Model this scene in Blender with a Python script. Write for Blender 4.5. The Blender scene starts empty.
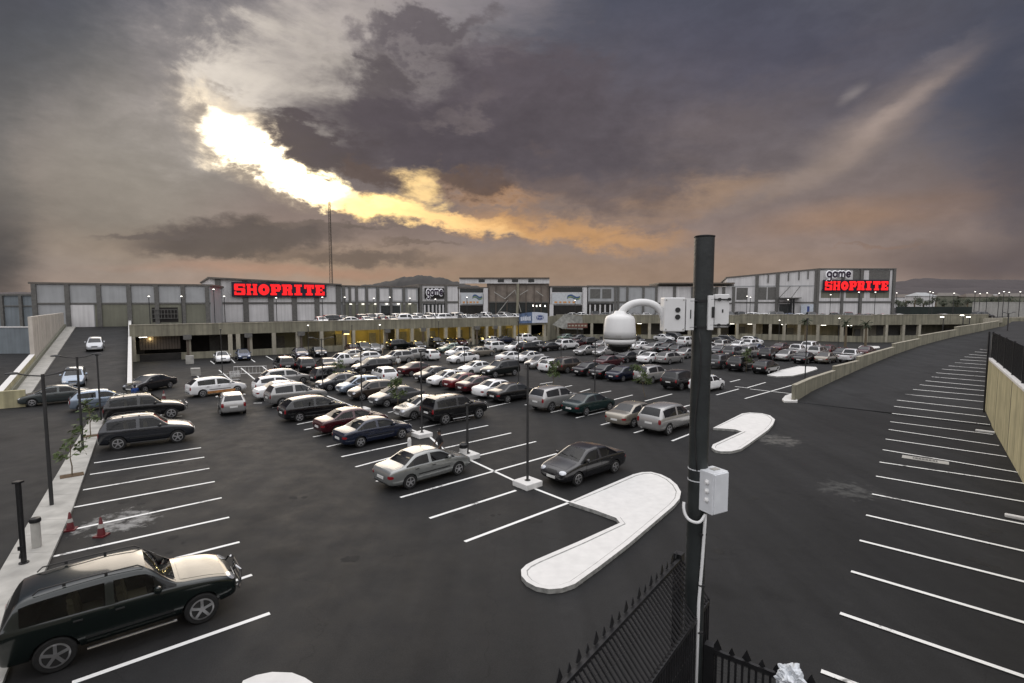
import bpy, bmesh, math, random
from mathutils import Vector, Matrix, noise
from mathutils.bvhtree import BVHTree
random.seed(7)
R = math.radians
sc = bpy.context.scene
COL = sc.collection

# ------------------------------------------------------------------ camera
H = 8.2; F = 526.0; CX = 512.0; CY = 341.5; PITCH = R(4.5)
cam_d = bpy.data.cameras.new('camera'); cam = bpy.data.objects.new('camera', cam_d); COL.objects.link(cam)
cam_d.sensor_width = 36; cam_d.lens = F/1024*36; cam_d.clip_end = 20000; cam_d.clip_start = .05
cam.location = (0, 0, H); cam.rotation_euler = (R(90)-PITCH, 0, 0)
sc.camera = cam

def ray(px, py):
    a = (px-CX); b = (CY-py)
    return Vector((a, F*math.cos(PITCH)+b*math.sin(PITCH), -F*math.sin(PITCH)+b*math.cos(PITCH)))
def at(px, py, z=0.0):                       # photo point -> place on the level z
    d = ray(px, py); t = (z-H)/d.z
    return Vector((d.x*t, d.y*t, z))
def at_depth(px, py, Y):
    d = ray(px, py); t = Y/d.y
    return Vector((d.x*t, Y, H+d.z*t))
def at_surf(px, py, fn):
    z = 0.0
    for _ in range(40):
        p = at(px, py, z); z = .5*z+.5*fn(p.x, p.y)
    return at(px, py, z)
def on_line(px, A, B, py=310):
    d = ray(px, py); u = d.x/d.y
    dx, dy = B[0]-A[0], B[1]-A[1]
    t = (u*A[1]-A[0])/(dx-u*dy)
    return Vector((A[0]+dx*t, A[1]+dy*t, 0))

# ------------------------------------------------------------------ materials
def s2l(c):
    c = c/255.0
    return c/12.92 if c <= .04045 else ((c+.055)/1.055)**2.4
def rgb(r, g, b): return (s2l(r), s2l(g), s2l(b), 1)
MATS = {}
def mat(name, color=(.5,.5,.5), rough=.7, metal=0.0, var=.12, scale=3.0, bump=0.0, bscale=40.0, coat=0.0, streak=0.0, objcol=False, spec=None):
    if name in MATS: return MATS[name]
    m = bpy.data.materials.new(name); m.use_nodes = True; nt = m.node_tree
    b = nt.nodes['Principled BSDF']
    N = nt.nodes.new; L = nt.links.new
    tc = N('ShaderNodeTexCoord')
    geo = N('ShaderNodeNewGeometry')
    pos = tc.outputs['Object'] if objcol else geo.outputs['Position']
    nz = N('ShaderNodeTexNoise'); nz.inputs['Scale'].default_value = scale; nz.inputs['Detail'].default_value = 6
    L(pos, nz.inputs['Vector'])
    mr = N('ShaderNodeMapRange'); mr.inputs['From Min'].default_value = .3; mr.inputs['From Max'].default_value = .7
    mr.inputs['To Min'].default_value = 1-var; mr.inputs['To Max'].default_value = 1+var
    L(nz.outputs['Fac'], mr.inputs['Value'])
    fac = mr.outputs['Result']
    if streak:
        mp = N('ShaderNodeMapping'); mp.inputs['Scale'].default_value = (2.2, 2.2, .12); L(pos, mp.inputs['Vector'])
        n2 = N('ShaderNodeTexNoise'); n2.inputs['Scale'].default_value = 1.2; n2.inputs['Detail'].default_value = 5; L(mp.outputs[0], n2.inputs['Vector'])
        m2 = N('ShaderNodeMapRange'); m2.inputs['From Min'].default_value = .35; m2.inputs['From Max'].default_value = .7
        m2.inputs['To Min'].default_value = 1; m2.inputs['To Max'].default_value = 1-streak; L(n2.outputs['Fac'], m2.inputs['Value'])
        mm = N('ShaderNodeMath'); mm.operation = 'MULTIPLY'; L(fac, mm.inputs[0]); L(m2.outputs['Result'], mm.inputs[1]); fac = mm.outputs[0]
    vm = N('ShaderNodeVectorMath'); vm.operation = 'SCALE'
    if objcol:
        oi = N('ShaderNodeObjectInfo'); L(oi.outputs['Color'], vm.inputs[0]); iv = N('ShaderNodeMath'); iv.operation = 'SUBTRACT'; iv.inputs[0].default_value = 1; L(oi.outputs['Alpha'], iv.inputs[1]); L(iv.outputs[0], b.inputs['Metallic'])
    else: vm.inputs[0].default_value = color[:3]
    L(fac, vm.inputs['Scale']); L(vm.outputs[0], b.inputs['Base Color'])
    b.inputs['Roughness'].default_value = rough; b.inputs['Metallic'].default_value = metal
    if spec is not None: b.inputs['Specular IOR Level'].default_value = spec
    if coat:
        b.inputs['Coat Weight'].default_value = coat; b.inputs['Coat Roughness'].default_value = .08
    if bump:
        n3 = N('ShaderNodeTexNoise'); n3.inputs['Scale'].default_value = bscale; n3.inputs['Detail'].default_value = 4; L(pos, n3.inputs['Vector'])
        bp = N('ShaderNodeBump'); bp.inputs['Strength'].default_value = bump; bp.inputs['Distance'].default_value = .02
        L(n3.outputs['Fac'], bp.inputs['Height']); L(bp.outputs[0], b.inputs['Normal'])
    MATS[name] = m; return m
def emis(name, color, strength):
    if name in MATS: return MATS[name]
    m = bpy.data.materials.new(name); m.use_nodes = True; nt = m.node_tree
    b = nt.nodes['Principled BSDF']; b.inputs['Base Color'].default_value = (*color[:3], 1)
    nz = nt.nodes.new('ShaderNodeTexNoise'); nz.inputs['Scale'].default_value = 4
    mr = nt.nodes.new('ShaderNodeMapRange'); mr.inputs['To Min'].default_value = strength*.7; mr.inputs['To Max'].default_value = strength*1.3
    nt.links.new(nz.outputs['Fac'], mr.inputs['Value']); nt.links.new(mr.outputs[0], b.inputs['Emission Strength'])
    b.inputs['Emission Color'].default_value = (*color[:3], 1)
    MATS[name] = m; return m

M_conc = mat('concrete_white', (.70,.69,.67), .85, var=.06, scale=3, bump=.08, bscale=30)
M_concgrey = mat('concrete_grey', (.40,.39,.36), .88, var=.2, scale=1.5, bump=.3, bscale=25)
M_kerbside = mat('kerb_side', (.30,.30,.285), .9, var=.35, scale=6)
M_tan = mat('tan_render', (.27,.255,.19), .85, var=.14, scale=.9, streak=.42)
M_tanlight = mat('tan_render_light', (.42,.39,.31), .85, var=.14, scale=1.2, streak=.38)
M_cream = mat('cream_render', (.52,.475,.29), .8, var=.14, scale=1.1, streak=.4)
M_panel = mat('white_cladding', (.70,.69,.685), .6, var=.07, scale=.5, streak=.2)
M_panelgrey = mat('grey_cladding', (.40,.41,.415), .6, var=.08, scale=.5, streak=.12)
M_panelblue = mat('bluegrey_cladding', (.20,.23,.25), .7, var=.12, scale=.5, streak=.2)
M_olive = mat('olive_render', (.20,.20,.155), .85, var=.1, scale=.5, streak=.2)
M_dark = mat('dark_trim', (.125,.122,.113), .6, var=.2)  # lightened so the far pilasters carry distance haze in their colour
M_void = mat('dark_recess', (.018,.016,.014), .8, var=.4, scale=1)  # shade of deep openings put into the colour; plain black on sign backing
M_brown = mat('brown_cladding', (.10,.078,.06), .5, var=.3, scale=.4)
M_roof = mat('roof_sheet', (.13,.115,.10), .6, var=.15, scale=1)
M_glassb = mat('building_glass', (.03,.035,.035), .12, var=.3)
M_black = mat('black_steel', (.012,.012,.013), .42, var=.3, scale=8)
M_pole = mat('pole_paint', (.022,.026,.026), .45, var=.35, scale=5, bump=.15, bscale=60)
M_polegrey = mat('lamp_post_paint', (.03,.03,.03), .5, var=.2)
M_wplastic = mat('white_plastic', (.78,.78,.77), .38, var=.04, scale=10)
M_wenamel = mat('white_enamel', (.70,.72,.74), .42, var=.07, scale=9)
M_paint = mat('line_paint', (.74,.74,.71), .75, var=.22, scale=7)
M_red = mat('cone_red', (.12,.012,.016), .5)
M_tyre = mat('tyre_rubber', (.012,.012,.012), .8, var=.3, scale=10, objcol=False)
M_rim = mat('alloy_rim', (.55,.55,.56), .3, metal=.85, var=.1, scale=10)
M_trim = mat('black_plastic_trim', (.02,.02,.02), .55)
M_plate = mat('number_plate_white', (.7,.7,.68), .4)
M_head = mat('headlamp_glass', (.55,.57,.6), .08, metal=.55, coat=1)
M_tail = mat('tail_lamp_red', (.22,.008,.012), .15, coat=1)
M_chrome = mat('chrome', (.6,.6,.6), .15, metal=1)
M_seat = mat('beige_leather', (.32,.27,.18), .6)
M_car = mat('car_paint', rough=.22, metal=.0, var=.06, scale=2.5, coat=1.0, objcol=True)
M_carglass = mat('tinted_glass', (.012,.014,.016), .04, var=.2)
M_green = mat('leaf_green', (.07,.10,.03), .6, var=.4, scale=6)
M_palm = mat('palm_leaf', (.03,.04,.015), .6, var=.4, scale=6)
M_bark = mat('bark', (.14,.11,.07), .9, var=.3, scale=9)
M_skin = mat('skin', (.10,.055,.035), .6)
M_hair = mat('hair', (.01,.01,.01), .7)
M_lamp = emis('lamp_white', (1,.95,.85), 5)
M_lampy = emis('lamp_yellow', (1,.72,.25), 14)

def car_glass_clear():
    m = bpy.data.materials.new('clear_tinted_glass'); m.use_nodes = True; nt = m.node_tree
    for n in list(nt.nodes): nt.nodes.remove(n)
    o = nt.nodes.new('ShaderNodeOutputMaterial'); mx = nt.nodes.new('ShaderNodeMixShader')
    t = nt.nodes.new('ShaderNodeBsdfTransparent'); t.inputs[0].default_value = (.36,.38,.37,1)
    g = nt.nodes.new('ShaderNodeBsdfGlossy'); g.inputs['Roughness'].default_value = .03
    fr = nt.nodes.new('ShaderNodeFresnel'); fr.inputs[0].default_value = 1.5
    nt.links.new(fr.outputs[0], mx.inputs[0]); nt.links.new(t.outputs[0], mx.inputs[1]); nt.links.new(g.outputs[0], mx.inputs[2]); nt.links.new(mx.outputs[0], o.inputs[0])
    return m
M_clear = car_glass_clear()

def asphalt(name, base, spots):
    m = bpy.data.materials.new(name); m.use_nodes = True; nt = m.node_tree; b = nt.nodes['Principled BSDF']
    N = nt.nodes.new; L = nt.links.new
    geo = N('ShaderNodeNewGeometry'); pos = geo.outputs['Position']
    def noisy(scale, det, lo, hi, a, c, rough=.6):
        n = N('ShaderNodeTexNoise'); n.inputs['Scale'].default_value = scale; n.inputs['Detail'].default_value = det; n.inputs['Roughness'].default_value = rough
        L(pos, n.inputs['Vector']); r = N('ShaderNodeMapRange'); r.inputs['From Min'].default_value = lo; r.inputs['From Max'].default_value = hi
        r.inputs['To Min'].default_value = a; r.inputs['To Max'].default_value = c; L(n.outputs['Fac'], r.inputs['Value']); return r.outputs[0]
    def mul(a, c):
        x = N('ShaderNodeMath'); x.operation = 'MULTIPLY'; L(a, x.inputs[0]); L(c, x.inputs[1]); return x.outputs[0]
    f = mul(noisy(.10, 5, .32, .68, .78, 1.22), noisy(.9, 8, .3, .7, .86, 1.14, .7))
    f = mul(f, noisy(70, 3, .3, .7, .7, 1.3)); f = mul(f, noisy(26, 6, .3, .7, .62, 1.42, .85)); f = mul(f, noisy(3.1, 6, .3, .7, .9, 1.12, .7))
    f = mul(f, noisy(.35, 10, .60, .72, 1, 1.45, .75))      # dusty scuffs
    f = mul(f, noisy(.22, 3, .62, .70, 1, .72))             # damp / oily stains
    # long sweeps of tyre wear following the aisles
    mp = N('ShaderNodeMapping'); mp.inputs['Rotation'].default_value = (0, 0, R(-36)); mp.inputs['Scale'].default_value = (1.1, .05, 1); L(pos, mp.inputs['Vector'])
    n = N('ShaderNodeTexNoise'); n.inputs['Scale'].default_value = .8; n.inputs['Detail'].default_value = 6; L(mp.outputs[0], n.inputs['Vector'])
    r = N('ShaderNodeMapRange'); r.inputs['From Min'].default_value = .35; r.inputs['From Max'].default_value = .65; r.inputs['To Min'].default_value = .84; r.inputs['To Max'].default_value = 1.18; L(n.outputs['Fac'], r.inputs['Value'])
    f = mul(f, r.outputs[0])
    # fine cracks
    vo = N('ShaderNodeTexVoronoi'); vo.feature = 'DISTANCE_TO_EDGE'; vo.inputs['Scale'].default_value = .16; 
    dn = N('ShaderNodeTexNoise'); dn.inputs['Scale'].default_value = 1.3; dn.inputs['Detail'].default_value = 5; L(pos, dn.inputs['Vector'])
    va = N('ShaderNodeVectorMath'); va.operation = 'ADD'; L(pos, va.inputs[0]); L(dn.outputs['Color'], va.inputs[1]); L(va.outputs[0], vo.inputs['Vector'])
    cr = N('ShaderNodeMapRange'); cr.inputs['From Min'].default_value = 0; cr.inputs['From Max'].default_value = .004; cr.inputs['To Min'].default_value = .72; cr.inputs['To Max'].default_value = 1; L(vo.outputs['Distance'], cr.inputs['Value'])
    f = mul(f, cr.outputs[0])
    vm = N('ShaderNodeVectorMath'); vm.operation = 'SCALE'; vm.inputs[0].default_value = base; L(f, vm.inputs['Scale'])
    col = vm.outputs[0]
    for (x, y, r_, amt, c) in spots:                        # spilt chalk and dust near the cones and kerbs
        sb = N('ShaderNodeVectorMath'); sb.operation = 'DISTANCE'; L(pos, sb.inputs[0]); sb.inputs[1].default_value = (x, y, 0)
        md = N('ShaderNodeMapRange'); md.inputs['From Min'].default_value = r_*.35; md.inputs['From Max'].default_value = r_; md.inputs['To Min'].default_value = .28; md.inputs['To Max'].default_value = 0; L(sb.outputs['Value'], md.inputs['Value'])
        n4 = N('ShaderNodeTexNoise'); n4.inputs['Scale'].default_value = 1.9; n4.inputs['Detail'].default_value = 12; n4.inputs['Roughness'].default_value = .72; L(pos, n4.inputs['Vector'])
        ad = N('ShaderNodeMath'); ad.operation = 'ADD'; L(md.outputs[0], ad.inputs[0]); L(n4.outputs['Fac'], ad.inputs[1])
        th = N('ShaderNodeMapRange'); th.inputs['From Min'].default_value = .70; th.inputs['From Max'].default_value = .84; th.inputs['To Max'].default_value = amt; L(ad.outputs[0], th.inputs['Value'])
        mx = N('ShaderNodeMix'); mx.data_type = 'RGBA'; L(th.outputs[0], mx.inputs['Factor']); L(col, mx.inputs['A']); mx.inputs['B'].default_value = (*c, 1); col = mx.outputs['Result']
    L(col, b.inputs['Base Color'])
    L(noisy(.9, 8, .3, .7, .62, .80), b.inputs['Roughness']); b.inputs['Specular IOR Level'].default_value = .22
    n5 = N('ShaderNodeTexNoise'); n5.inputs['Scale'].default_value = 60; L(pos, n5.inputs['Vector'])
    bp = N('ShaderNodeBump'); bp.inputs['Strength'].default_value = .35; bp.inputs['Distance'].default_value = .01; L(n5.outputs['Fac'], bp.inputs['Height']); L(bp.outputs[0], b.inputs['Normal'])
    return m
def worn_paint():
    m = bpy.data.materials.new('worn_line_paint'); m.use_nodes = True; nt = m.node_tree; b = nt.nodes['Principled BSDF']; N = nt.nodes.new; L = nt.links.new
    g = N('ShaderNodeNewGeometry'); n = N('ShaderNodeTexNoise'); n.inputs['Scale'].default_value = 5; n.inputs['Detail'].default_value = 9; n.inputs['Roughness'].default_value = .78; L(g.outputs['Position'], n.inputs['Vector'])
    n2 = N('ShaderNodeTexNoise'); n2.inputs['Scale'].default_value = .45; n2.inputs['Detail'].default_value = 3; L(g.outputs['Position'], n2.inputs['Vector'])
    a = N('ShaderNodeMath'); a.operation = 'ADD'; L(n.outputs['Fac'], a.inputs[0]); L(n2.outputs['Fac'], a.inputs[1])
    r = N('ShaderNodeMapRange'); r.inputs['From Min'].default_value = 1.12; r.inputs['From Max'].default_value = 1.24; L(a.outputs[0], r.inputs['Value'])
    mx = N('ShaderNodeMix'); mx.data_type = 'RGBA'; L(r.outputs[0], mx.inputs['Factor']); mx.inputs['A'].default_value = (.82,.82,.80,1); mx.inputs['B'].default_value = (.20,.195,.19,1); L(mx.outputs['Result'], b.inputs['Base Color']); b.inputs['Roughness'].default_value = .8
    return m
M_paint = worn_paint()
c1 = at(118, 522); c2 = at(765, 440); c3 = at(850, 490); c4 = at(60, 455)
M_asph = asphalt('asphalt', (.0190,.0190,.0193), [(c1.x, c1.y, 2.1, .55, (.42,.42,.41)), (c2.x+.7, c2.y, 2.4, .35, (.25,.24,.22)), (c3.x, c3.y, 2.2, .25, (.2,.2,.19))])
M_asph2 = asphalt('asphalt_ramp', (.0245,.0247,.0253), [])
M_earth = mat('far_ground', (.07,.07,.05), .95, var=.4, scale=.02)
M_hill = mat('hill_forest', (.035,.033,.032), 1, var=.25, scale=.03)

# ------------------------------------------------------------------ mesh helpers
class MB:
    def __init__(s): s.v = []; s.f = []; s.m = []; s.mats = []
    def mi(s, m):
        if m not in s.mats: s.mats.append(m)
        return s.mats.index(m)
    def add(s, vs, fs, m):
        o = len(s.v); k = s.mi(m)
        s.v += [tuple(p) for p in vs]; s.f += [tuple(i+o for i in f) for f in fs]; s.m += [k]*len(fs)
        return s
    def box(s, c, size, m, rz=0.0, rot=None):
        Mx = rot if rot is not None else Matrix.Rotation(rz, 3, 'Z')
        hx, hy, hz = size[0]/2, size[1]/2, size[2]/2
        vs = [Vector(c)+Mx@Vector((x*hx, y*hy, z*hz)) for x in (-1,1) for y in (-1,1) for z in (-1,1)]
        return s.add(vs, [(0,1,3,2),(4,6,7,5),(0,4,5,1),(2,3,7,6),(0,2,6,4),(1,5,7,3)], m)
    def prism(s, poly, z0, z1, m, mtop=None):
        n = len(poly)
        zb = z0 if callable(z0) else (lambda x, y: z0); zt = z1 if callable(z1) else (lambda x, y: z1)
        vs = [(p[0], p[1], zb(p[0], p[1])) for p in poly]+[(p[0], p[1], zt(p[0], p[1])) for p in poly]
        s.add(vs, [(i, (i+1) % n, n+(i+1) % n, n+i) for i in range(n)]+[tuple(range(n))[::-1]], m)
        s.add(vs[n:], [tuple(range(n))], mtop or m); return s
    def bar(s, A, B, z0, z1, th, m, off=0.0):             # upright slab from A to B (plan), thickness th, shifted off to its left
        A = Vector((A[0], A[1])); B = Vector((B[0], B[1])); d = (B-A).normalized(); n = Vector((-d.y, d.x))
        P = [A+n*off, B+n*off, B+n*(off+th), A+n*(off+th)]
        return s.prism([(p.x, p.y) for p in P], z0, z1, m)
    def tube(s, pts, r, m, n=10, cap=True):
        pts = [Vector(p) for p in pts]; rings = []
        rr = r if isinstance(r, (list, tuple)) else [r]*len(pts)
        prev = None
        for i, p in enumerate(pts):
            t = (pts[min(i+1, len(pts)-1)]-pts[max(i-1, 0)]).normalized()
            a = prev if prev is not None else (Vector((0,0,1)) if abs(t.z) < .9 else Vector((1,0,0)))
            u = (a-t*a.dot(t)).normalized() if prev is not None else t.cross(a).normalized()
            prev = u; w = t.cross(u)
            rings.append([p+(u*math.cos(2*math.pi*k/n)+w*math.sin(2*math.pi*k/n))*rr[i] for k in range(n)])
        vs = [v for rg in rings for v in rg]; fs = []
        for i in range(len(rings)-1):
            for k in range(n): fs.append((i*n+k, i*n+(k+1) % n, (i+1)*n+(k+1) % n, (i+1)*n+k))
        if cap: fs += [tuple(range(n))[::-1], tuple((len(rings)-1)*n+k for k in range(n))]
        return s.add(vs, fs, m)
    def lathe(s, prof, m, n=20, c=(0,0,0), axis='Z'):
        vs = []; fs = []
        for (r, z) in prof:
            for k in range(n):
                a = 2*math.pi*k/n; x, y = r*math.cos(a), r*math.sin(a)
                vs.append((c[0]+x, c[1]+y, c[2]+z) if axis == 'Z' else (c[0]+x, c[1]+z, c[2]+y))
        for i in range(len(prof)-1):
            for k in range(n): fs.append((i*n+k, i*n+(k+1) % n, (i+1)*n+(k+1) % n, (i+1)*n+k))
        fs += [tuple(range(n))[::-1], tuple((len(prof)-1)*n+k for k in range(n))]
        return s.add(vs, fs, m)
    def mesh(s, name, smooth=False):
        me = bpy.data.meshes.new(name); me.from_pydata(s.v, [], s.f)
        for m in s.mats: me.materials.append(m)
        me.polygons.foreach_set('material_index', s.m)
        bm = bmesh.new(); bm.from_mesh(me); bmesh.ops.recalc_face_normals(bm, faces=bm.faces); bm.to_mesh(me); bm.free()
        if smooth:
            me.polygons.foreach_set('use_smooth', [True]*len(me.polygons))
            if smooth != 'all':
                try: me.set_sharp_from_angle(angle=R(35))
                except Exception: pass
        me.update(); return me
    def build(s, name, parent=None, smooth=False):
        return link(name, s.mesh(name, smooth), parent)
def link(name, me, parent=None):
    o = bpy.data.objects.new(name, me); COL.objects.link(o)
    if parent is not None: o.parent = parent
    return o
def thing(name, label, cat, loc=(0,0,0), rz=0.0, group=None):
    o = bpy.data.objects.new(name, None); COL.objects.link(o); o.location = loc; o.rotation_euler = (0, 0, rz)
    o.empty_display_size = .2
    o['label'] = label; o['category'] = cat
    if group: o['group'] = group
    return o
def tag(o, label, cat, group=None, kind=None):
    o['label'] = label; o['category'] = cat
    if group: o['group'] = group
    if kind: o['kind'] = kind
    return o
def struct(o): o['kind'] = 'structure'; return o
def kids(o): return list(o.children)
def dup(root, loc, rz, label, group=None):
    r = root.copy(); COL.objects.link(r); r.location = loc; r.rotation_euler = (0, 0, rz); r['label'] = label
    if group: r['group'] = group
    for ch in kids(root):
        c = ch.copy(); COL.objects.link(c); c.parent = r
        for g in kids(ch):
            d = g.copy(); COL.objects.link(d); d.parent = c
    return r
def bevel(o, w, seg=2):
    md = o.modifiers.new('bevel', 'BEVEL'); md.width = w; md.segments = seg; md.limit_method = 'ANGLE'; return o
# ------------------------------------------------------------------ vehicles
# stations: x, underside, shoulder, top, half width, half width of the roof ; g marks glazed spans
SPEC = {
 'sedan': dict(L=4.5, W=1.76, R=.315, wx=(.98, 3.62), st=[
   (.00,.36,.56,.60,.66,.55),(.06,.27,.82,.90,.80,.66),(.30,.22,.90,.97,.855,.70),(.82,.20,.93,1.02,.88,.70),(1.42,.19,.94,1.39,.88,.61),
   (2.02,.19,.93,1.45,.88,.62),(2.10,.19,.93,1.45,.88,.62),(2.72,.19,.92,1.41,.88,.60),(3.42,.20,.90,.98,.88,.72),(4.05,.22,.80,.86,.86,.66),(4.38,.25,.68,.74,.78,.58),(4.50,.34,.52,.58,.62,.5)],
   rear=(3,4), side=[(3,4),(4,5),(6,7),(7,8)], front=(7,8), doors=[(1.22,2.04),(2.10,3.10)], hood=.73),
 'hatchback': dict(L=3.95, W=1.68, R=.30, wx=(.72, 3.18), st=[
   (.00,.36,.62,.66,.64,.55),(.05,.27,.90,.97,.78,.64),(.12,.24,.95,1.03,.82,.66),(.48,.20,.95,1.40,.84,.60),(1.00,.19,.94,1.47,.84,.61),
   (1.60,.19,.93,1.49,.84,.61),(1.68,.19,.93,1.49,.84,.61),(2.32,.19,.92,1.45,.84,.60),(3.02,.20,.90,.99,.84,.70),(3.55,.22,.80,.86,.82,.62),(3.84,.25,.66,.72,.74,.56),(3.95,.34,.50,.56,.6,.5)],
   rear=(2,3), side=[(3,4),(4,5),(6,7),(7,8)], front=(7,8), doors=[(.95,1.62),(1.70,2.72)], hood=.7),
 'suv': dict(L=4.55, W=1.84, R=.37, wx=(.90, 3.66), st=[
   (.00,.46,.72,.76,.72,.6),(.05,.36,1.02,1.10,.86,.72),(.12,.32,1.10,1.18,.90,.74),(.42,.30,1.10,1.66,.92,.67),(1.00,.29,1.09,1.74,.92,.68),
   (1.78,.29,1.08,1.76,.92,.68),(1.87,.29,1.08,1.76,.92,.68),(2.58,.29,1.07,1.72,.92,.67),(3.22,.29,1.06,1.15,.92,.80),(3.95,.30,.98,1.05,.90,.76),(4.40,.34,.82,.90,.84,.68),(4.55,.44,.62,.70,.7,.6)],
   rear=(2,3), side=[(3,4),(4,5),(6,7),(7,8)], front=(7,8), doors=[(1.12,1.80),(1.88,2.86)], hood=.9),
 'offroader': dict(L=4.64, W=1.86, R=.385, wx=(.94, 3.76), st=[
   (.00,.50,.80,.86,.76,.62),(.04,.40,1.08,1.16,.88,.76),(.10,.36,1.16,1.24,.915,.78),(.36,.34,1.16,1.72,.93,.70),(1.12,.33,1.15,1.80,.93,.71),
   (1.90,.33,1.14,1.81,.93,.71),(1.99,.33,1.14,1.81,.93,.71),(2.66,.33,1.13,1.77,.93,.70),(3.24,.33,1.12,1.20,.93,.82),(3.98,.34,1.06,1.13,.92,.78),(4.50,.38,.90,.98,.86,.70),(4.64,.48,.68,.76,.74,.6)],
   rear=(2,3), side=[(3,4),(4,5),(6,7),(7,8)], front=(7,8), doors=[(1.24,1.92),(2.00,2.92)], hood=.98),
 'estate': dict(L=4.60, W=1.78, R=.32, wx=(.95, 3.68), st=[
   (.00,.36,.62,.66,.66,.55),(.05,.27,.90,.98,.82,.68),(.12,.24,.98,1.06,.86,.70),(.62,.20,.97,1.48,.88,.63),(1.20,.19,.96,1.56,.88,.64),
   (2.00,.19,.95,1.58,.88,.64),(2.08,.19,.95,1.58,.88,.64),(2.76,.19,.94,1.52,.88,.62),(3.52,.20,.92,1.01,.88,.74),(4.12,.22,.82,.88,.86,.66),(4.48,.25,.68,.75,.78,.58),(4.60,.34,.52,.58,.62,.5)],
   rear=(2,3), side=[(3,4),(4,5),(6,7),(7,8)], front=(7,8), doors=[(1.24,2.02),(2.10,3.16)], hood=.72),
 'pickup': dict(L=5.0, W=1.80, R=.37, wx=(1.15, 4.02), st=[
   (.00,.46,.98,1.02,.84,.80),(.04,.44,1.02,1.06,.88,.84),(1.60,.40,1.04,1.08,.89,.84),(1.90,.34,1.06,1.14,.90,.80),(2.10,.34,1.08,1.66,.90,.66),
   (2.72,.33,1.08,1.74,.90,.66),(2.80,.33,1.08,1.74,.90,.66),(3.22,.33,1.07,1.70,.90,.65),(3.80,.33,1.06,1.14,.90,.78),(4.40,.34,.98,1.05,.88,.74),(4.86,.38,.84,.92,.82,.66),(5.0,.46,.64,.72,.7,.6)],
   rear=(3,4), side=[(4,5),(6,7),(7,8)], front=(7,8), doors=[(2.02,2.74),(2.82,3.52)], hood=.9),
}
def ring(x, zb, zs, zt, w, wt):
    h = zt-zs; g = max(0, min(1, (h-.10)/.3))
    zm = zb+(zs-zb)*.52
    p6z = zs+.03+(h-.03)*(.45+.40*g); p6y = (1-g)*(w*.90)+g*(wt+.035)
    p7y = (1-g)*min(wt+.03, w*.85)+g*(wt-.055); p7z = zt-.012
    h_ = [(.0, zb), (.80*w, zb), (.955*w, zb+.05), (w, zm), (.985*w, zs-.03), (.945*w, zs+.03), (p6y, p6z), (p7y, p7z), (0, zt+.02)]
    pts = [Vector((x, y, z)) for y, z in h_]+[Vector((x, -y, z)) for y, z in h_[7:0:-1]]
    return pts
def carve(spec, level):
    rings = [ring(*s) for s in spec['st']]; n = 16; x0 = spec['L']/2
    bm = bmesh.new(); V = [[bm.verts.new(p-Vector((x0, 0, 0))) for p in rg] for rg in rings]
    BODY, GLASS, TRIM = 0, 1, 2
    sidesp = {s[0] for s in spec['side']}
    for i in range(len(V)-1):
        for k in range(n):
            f = bm.faces.new((V[i][k], V[i][(k+1) % n], V[i+1][(k+1) % n], V[i+1][k])); f.smooth = True
            seg = k if k < 8 else 15-k
            f.material_index = BODY
            if seg == 5 and i in sidesp: f.material_index = GLASS
            if seg == 7 and (i == spec['rear'][0] or i == spec['front'][0]): f.material_index = GLASS
            if seg in (0, 1): f.material_index = TRIM
    bm.faces.new(V[0][::-1]).smooth = True; bm.faces.new(V[-1]).smooth = True
    bmesh.ops.recalc_face_normals(bm, faces=bm.faces)
    cr = bm.edges.layers.float.new('crease_edge')
    for i in range(len(V)-1):                      # firm up the belt line and glass edges
        for k in range(n):
            e = bm.edges.get((V[i][k], V[i+1][k])); seg = k if k <= 8 else 16-k
            if e is not None and seg in (5,): e[cr] = .55
            if e is not None and seg in (6, 7): e[cr] = .28
    for i in (spec['rear'][0], spec['rear'][1], spec['front'][0], spec['front'][1], 5, 6):
        for k in (5, 6, 7, 8, 9, 10):
            e = bm.edges.get((V[i][k], V[i][(k+1) % n]))
            if e is not None: e[cr] = .4
    me = bpy.data.meshes.new('cage'); bm.to_mesh(me); bm.free()
    for m in (M_car, M_carglass, M_trim): me.materials.append(m)
    o = bpy.data.objects.new('cage', me); COL.objects.link(o)
    sd = o.modifiers.new('s', 'SUBSURF'); sd.levels = level; sd.render_levels = level
    cuts = []
    for wx in spec['wx']:
        for sy in (1, -1):
            mb = MB(); r = spec['R']+.055
            mb.lathe([(r, -.26), (r, .26)], M_trim, n=24 if level > 1 else 16, c=(wx-x0, sy*(spec['W']/2-.02), spec['R']), axis='Y')
            c = mb.build('cut'); cuts.append(c)
            bo = o.modifiers.new('b', 'BOOLEAN'); bo.object = c; bo.operation = 'DIFFERENCE'; bo.solver = 'EXACT'
    dg = bpy.context.evaluated_depsgraph_get(); dg.update()
    me2 = bpy.data.meshes.new_from_object(o.evaluated_get(dg))
    bpy.data.objects.remove(o)
    for c in cuts: bpy.data.objects.remove(c)
    bm = bmesh.new(); bm.from_mesh(me2)
    for f in bm.faces:
        c = f.calc_center_median()
        for wx in spec['wx']:
            d = math.hypot(c.x-(wx-x0), c.z-spec['R'])
            if d < spec['R']+.052+.004 and abs(c.y) < spec['W']/2-.0: f.material_index = 2 if abs(abs(c.y)-(spec['W']/2)) > .06 or d < spec['R']+.05 else f.material_index
        if f.material_index > 2: f.material_index = 2
    return bm
def split_mesh(bm, name, want, mats):
    b2 = bm.copy(); bmesh.ops.delete(b2, geom=[f for f in b2.faces if not want(f)], context='FACES')
    me = bpy.data.meshes.new(name); b2.to_mesh(me); b2.free(); me.materials.clear()
    for m in mats: me.materials.append(m)
    me.polygons.foreach_set('use_smooth', [True]*len(me.polygons))
    try: me.set_sharp_from_angle(angle=R(38))
    except Exception: pass
    return me
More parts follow.
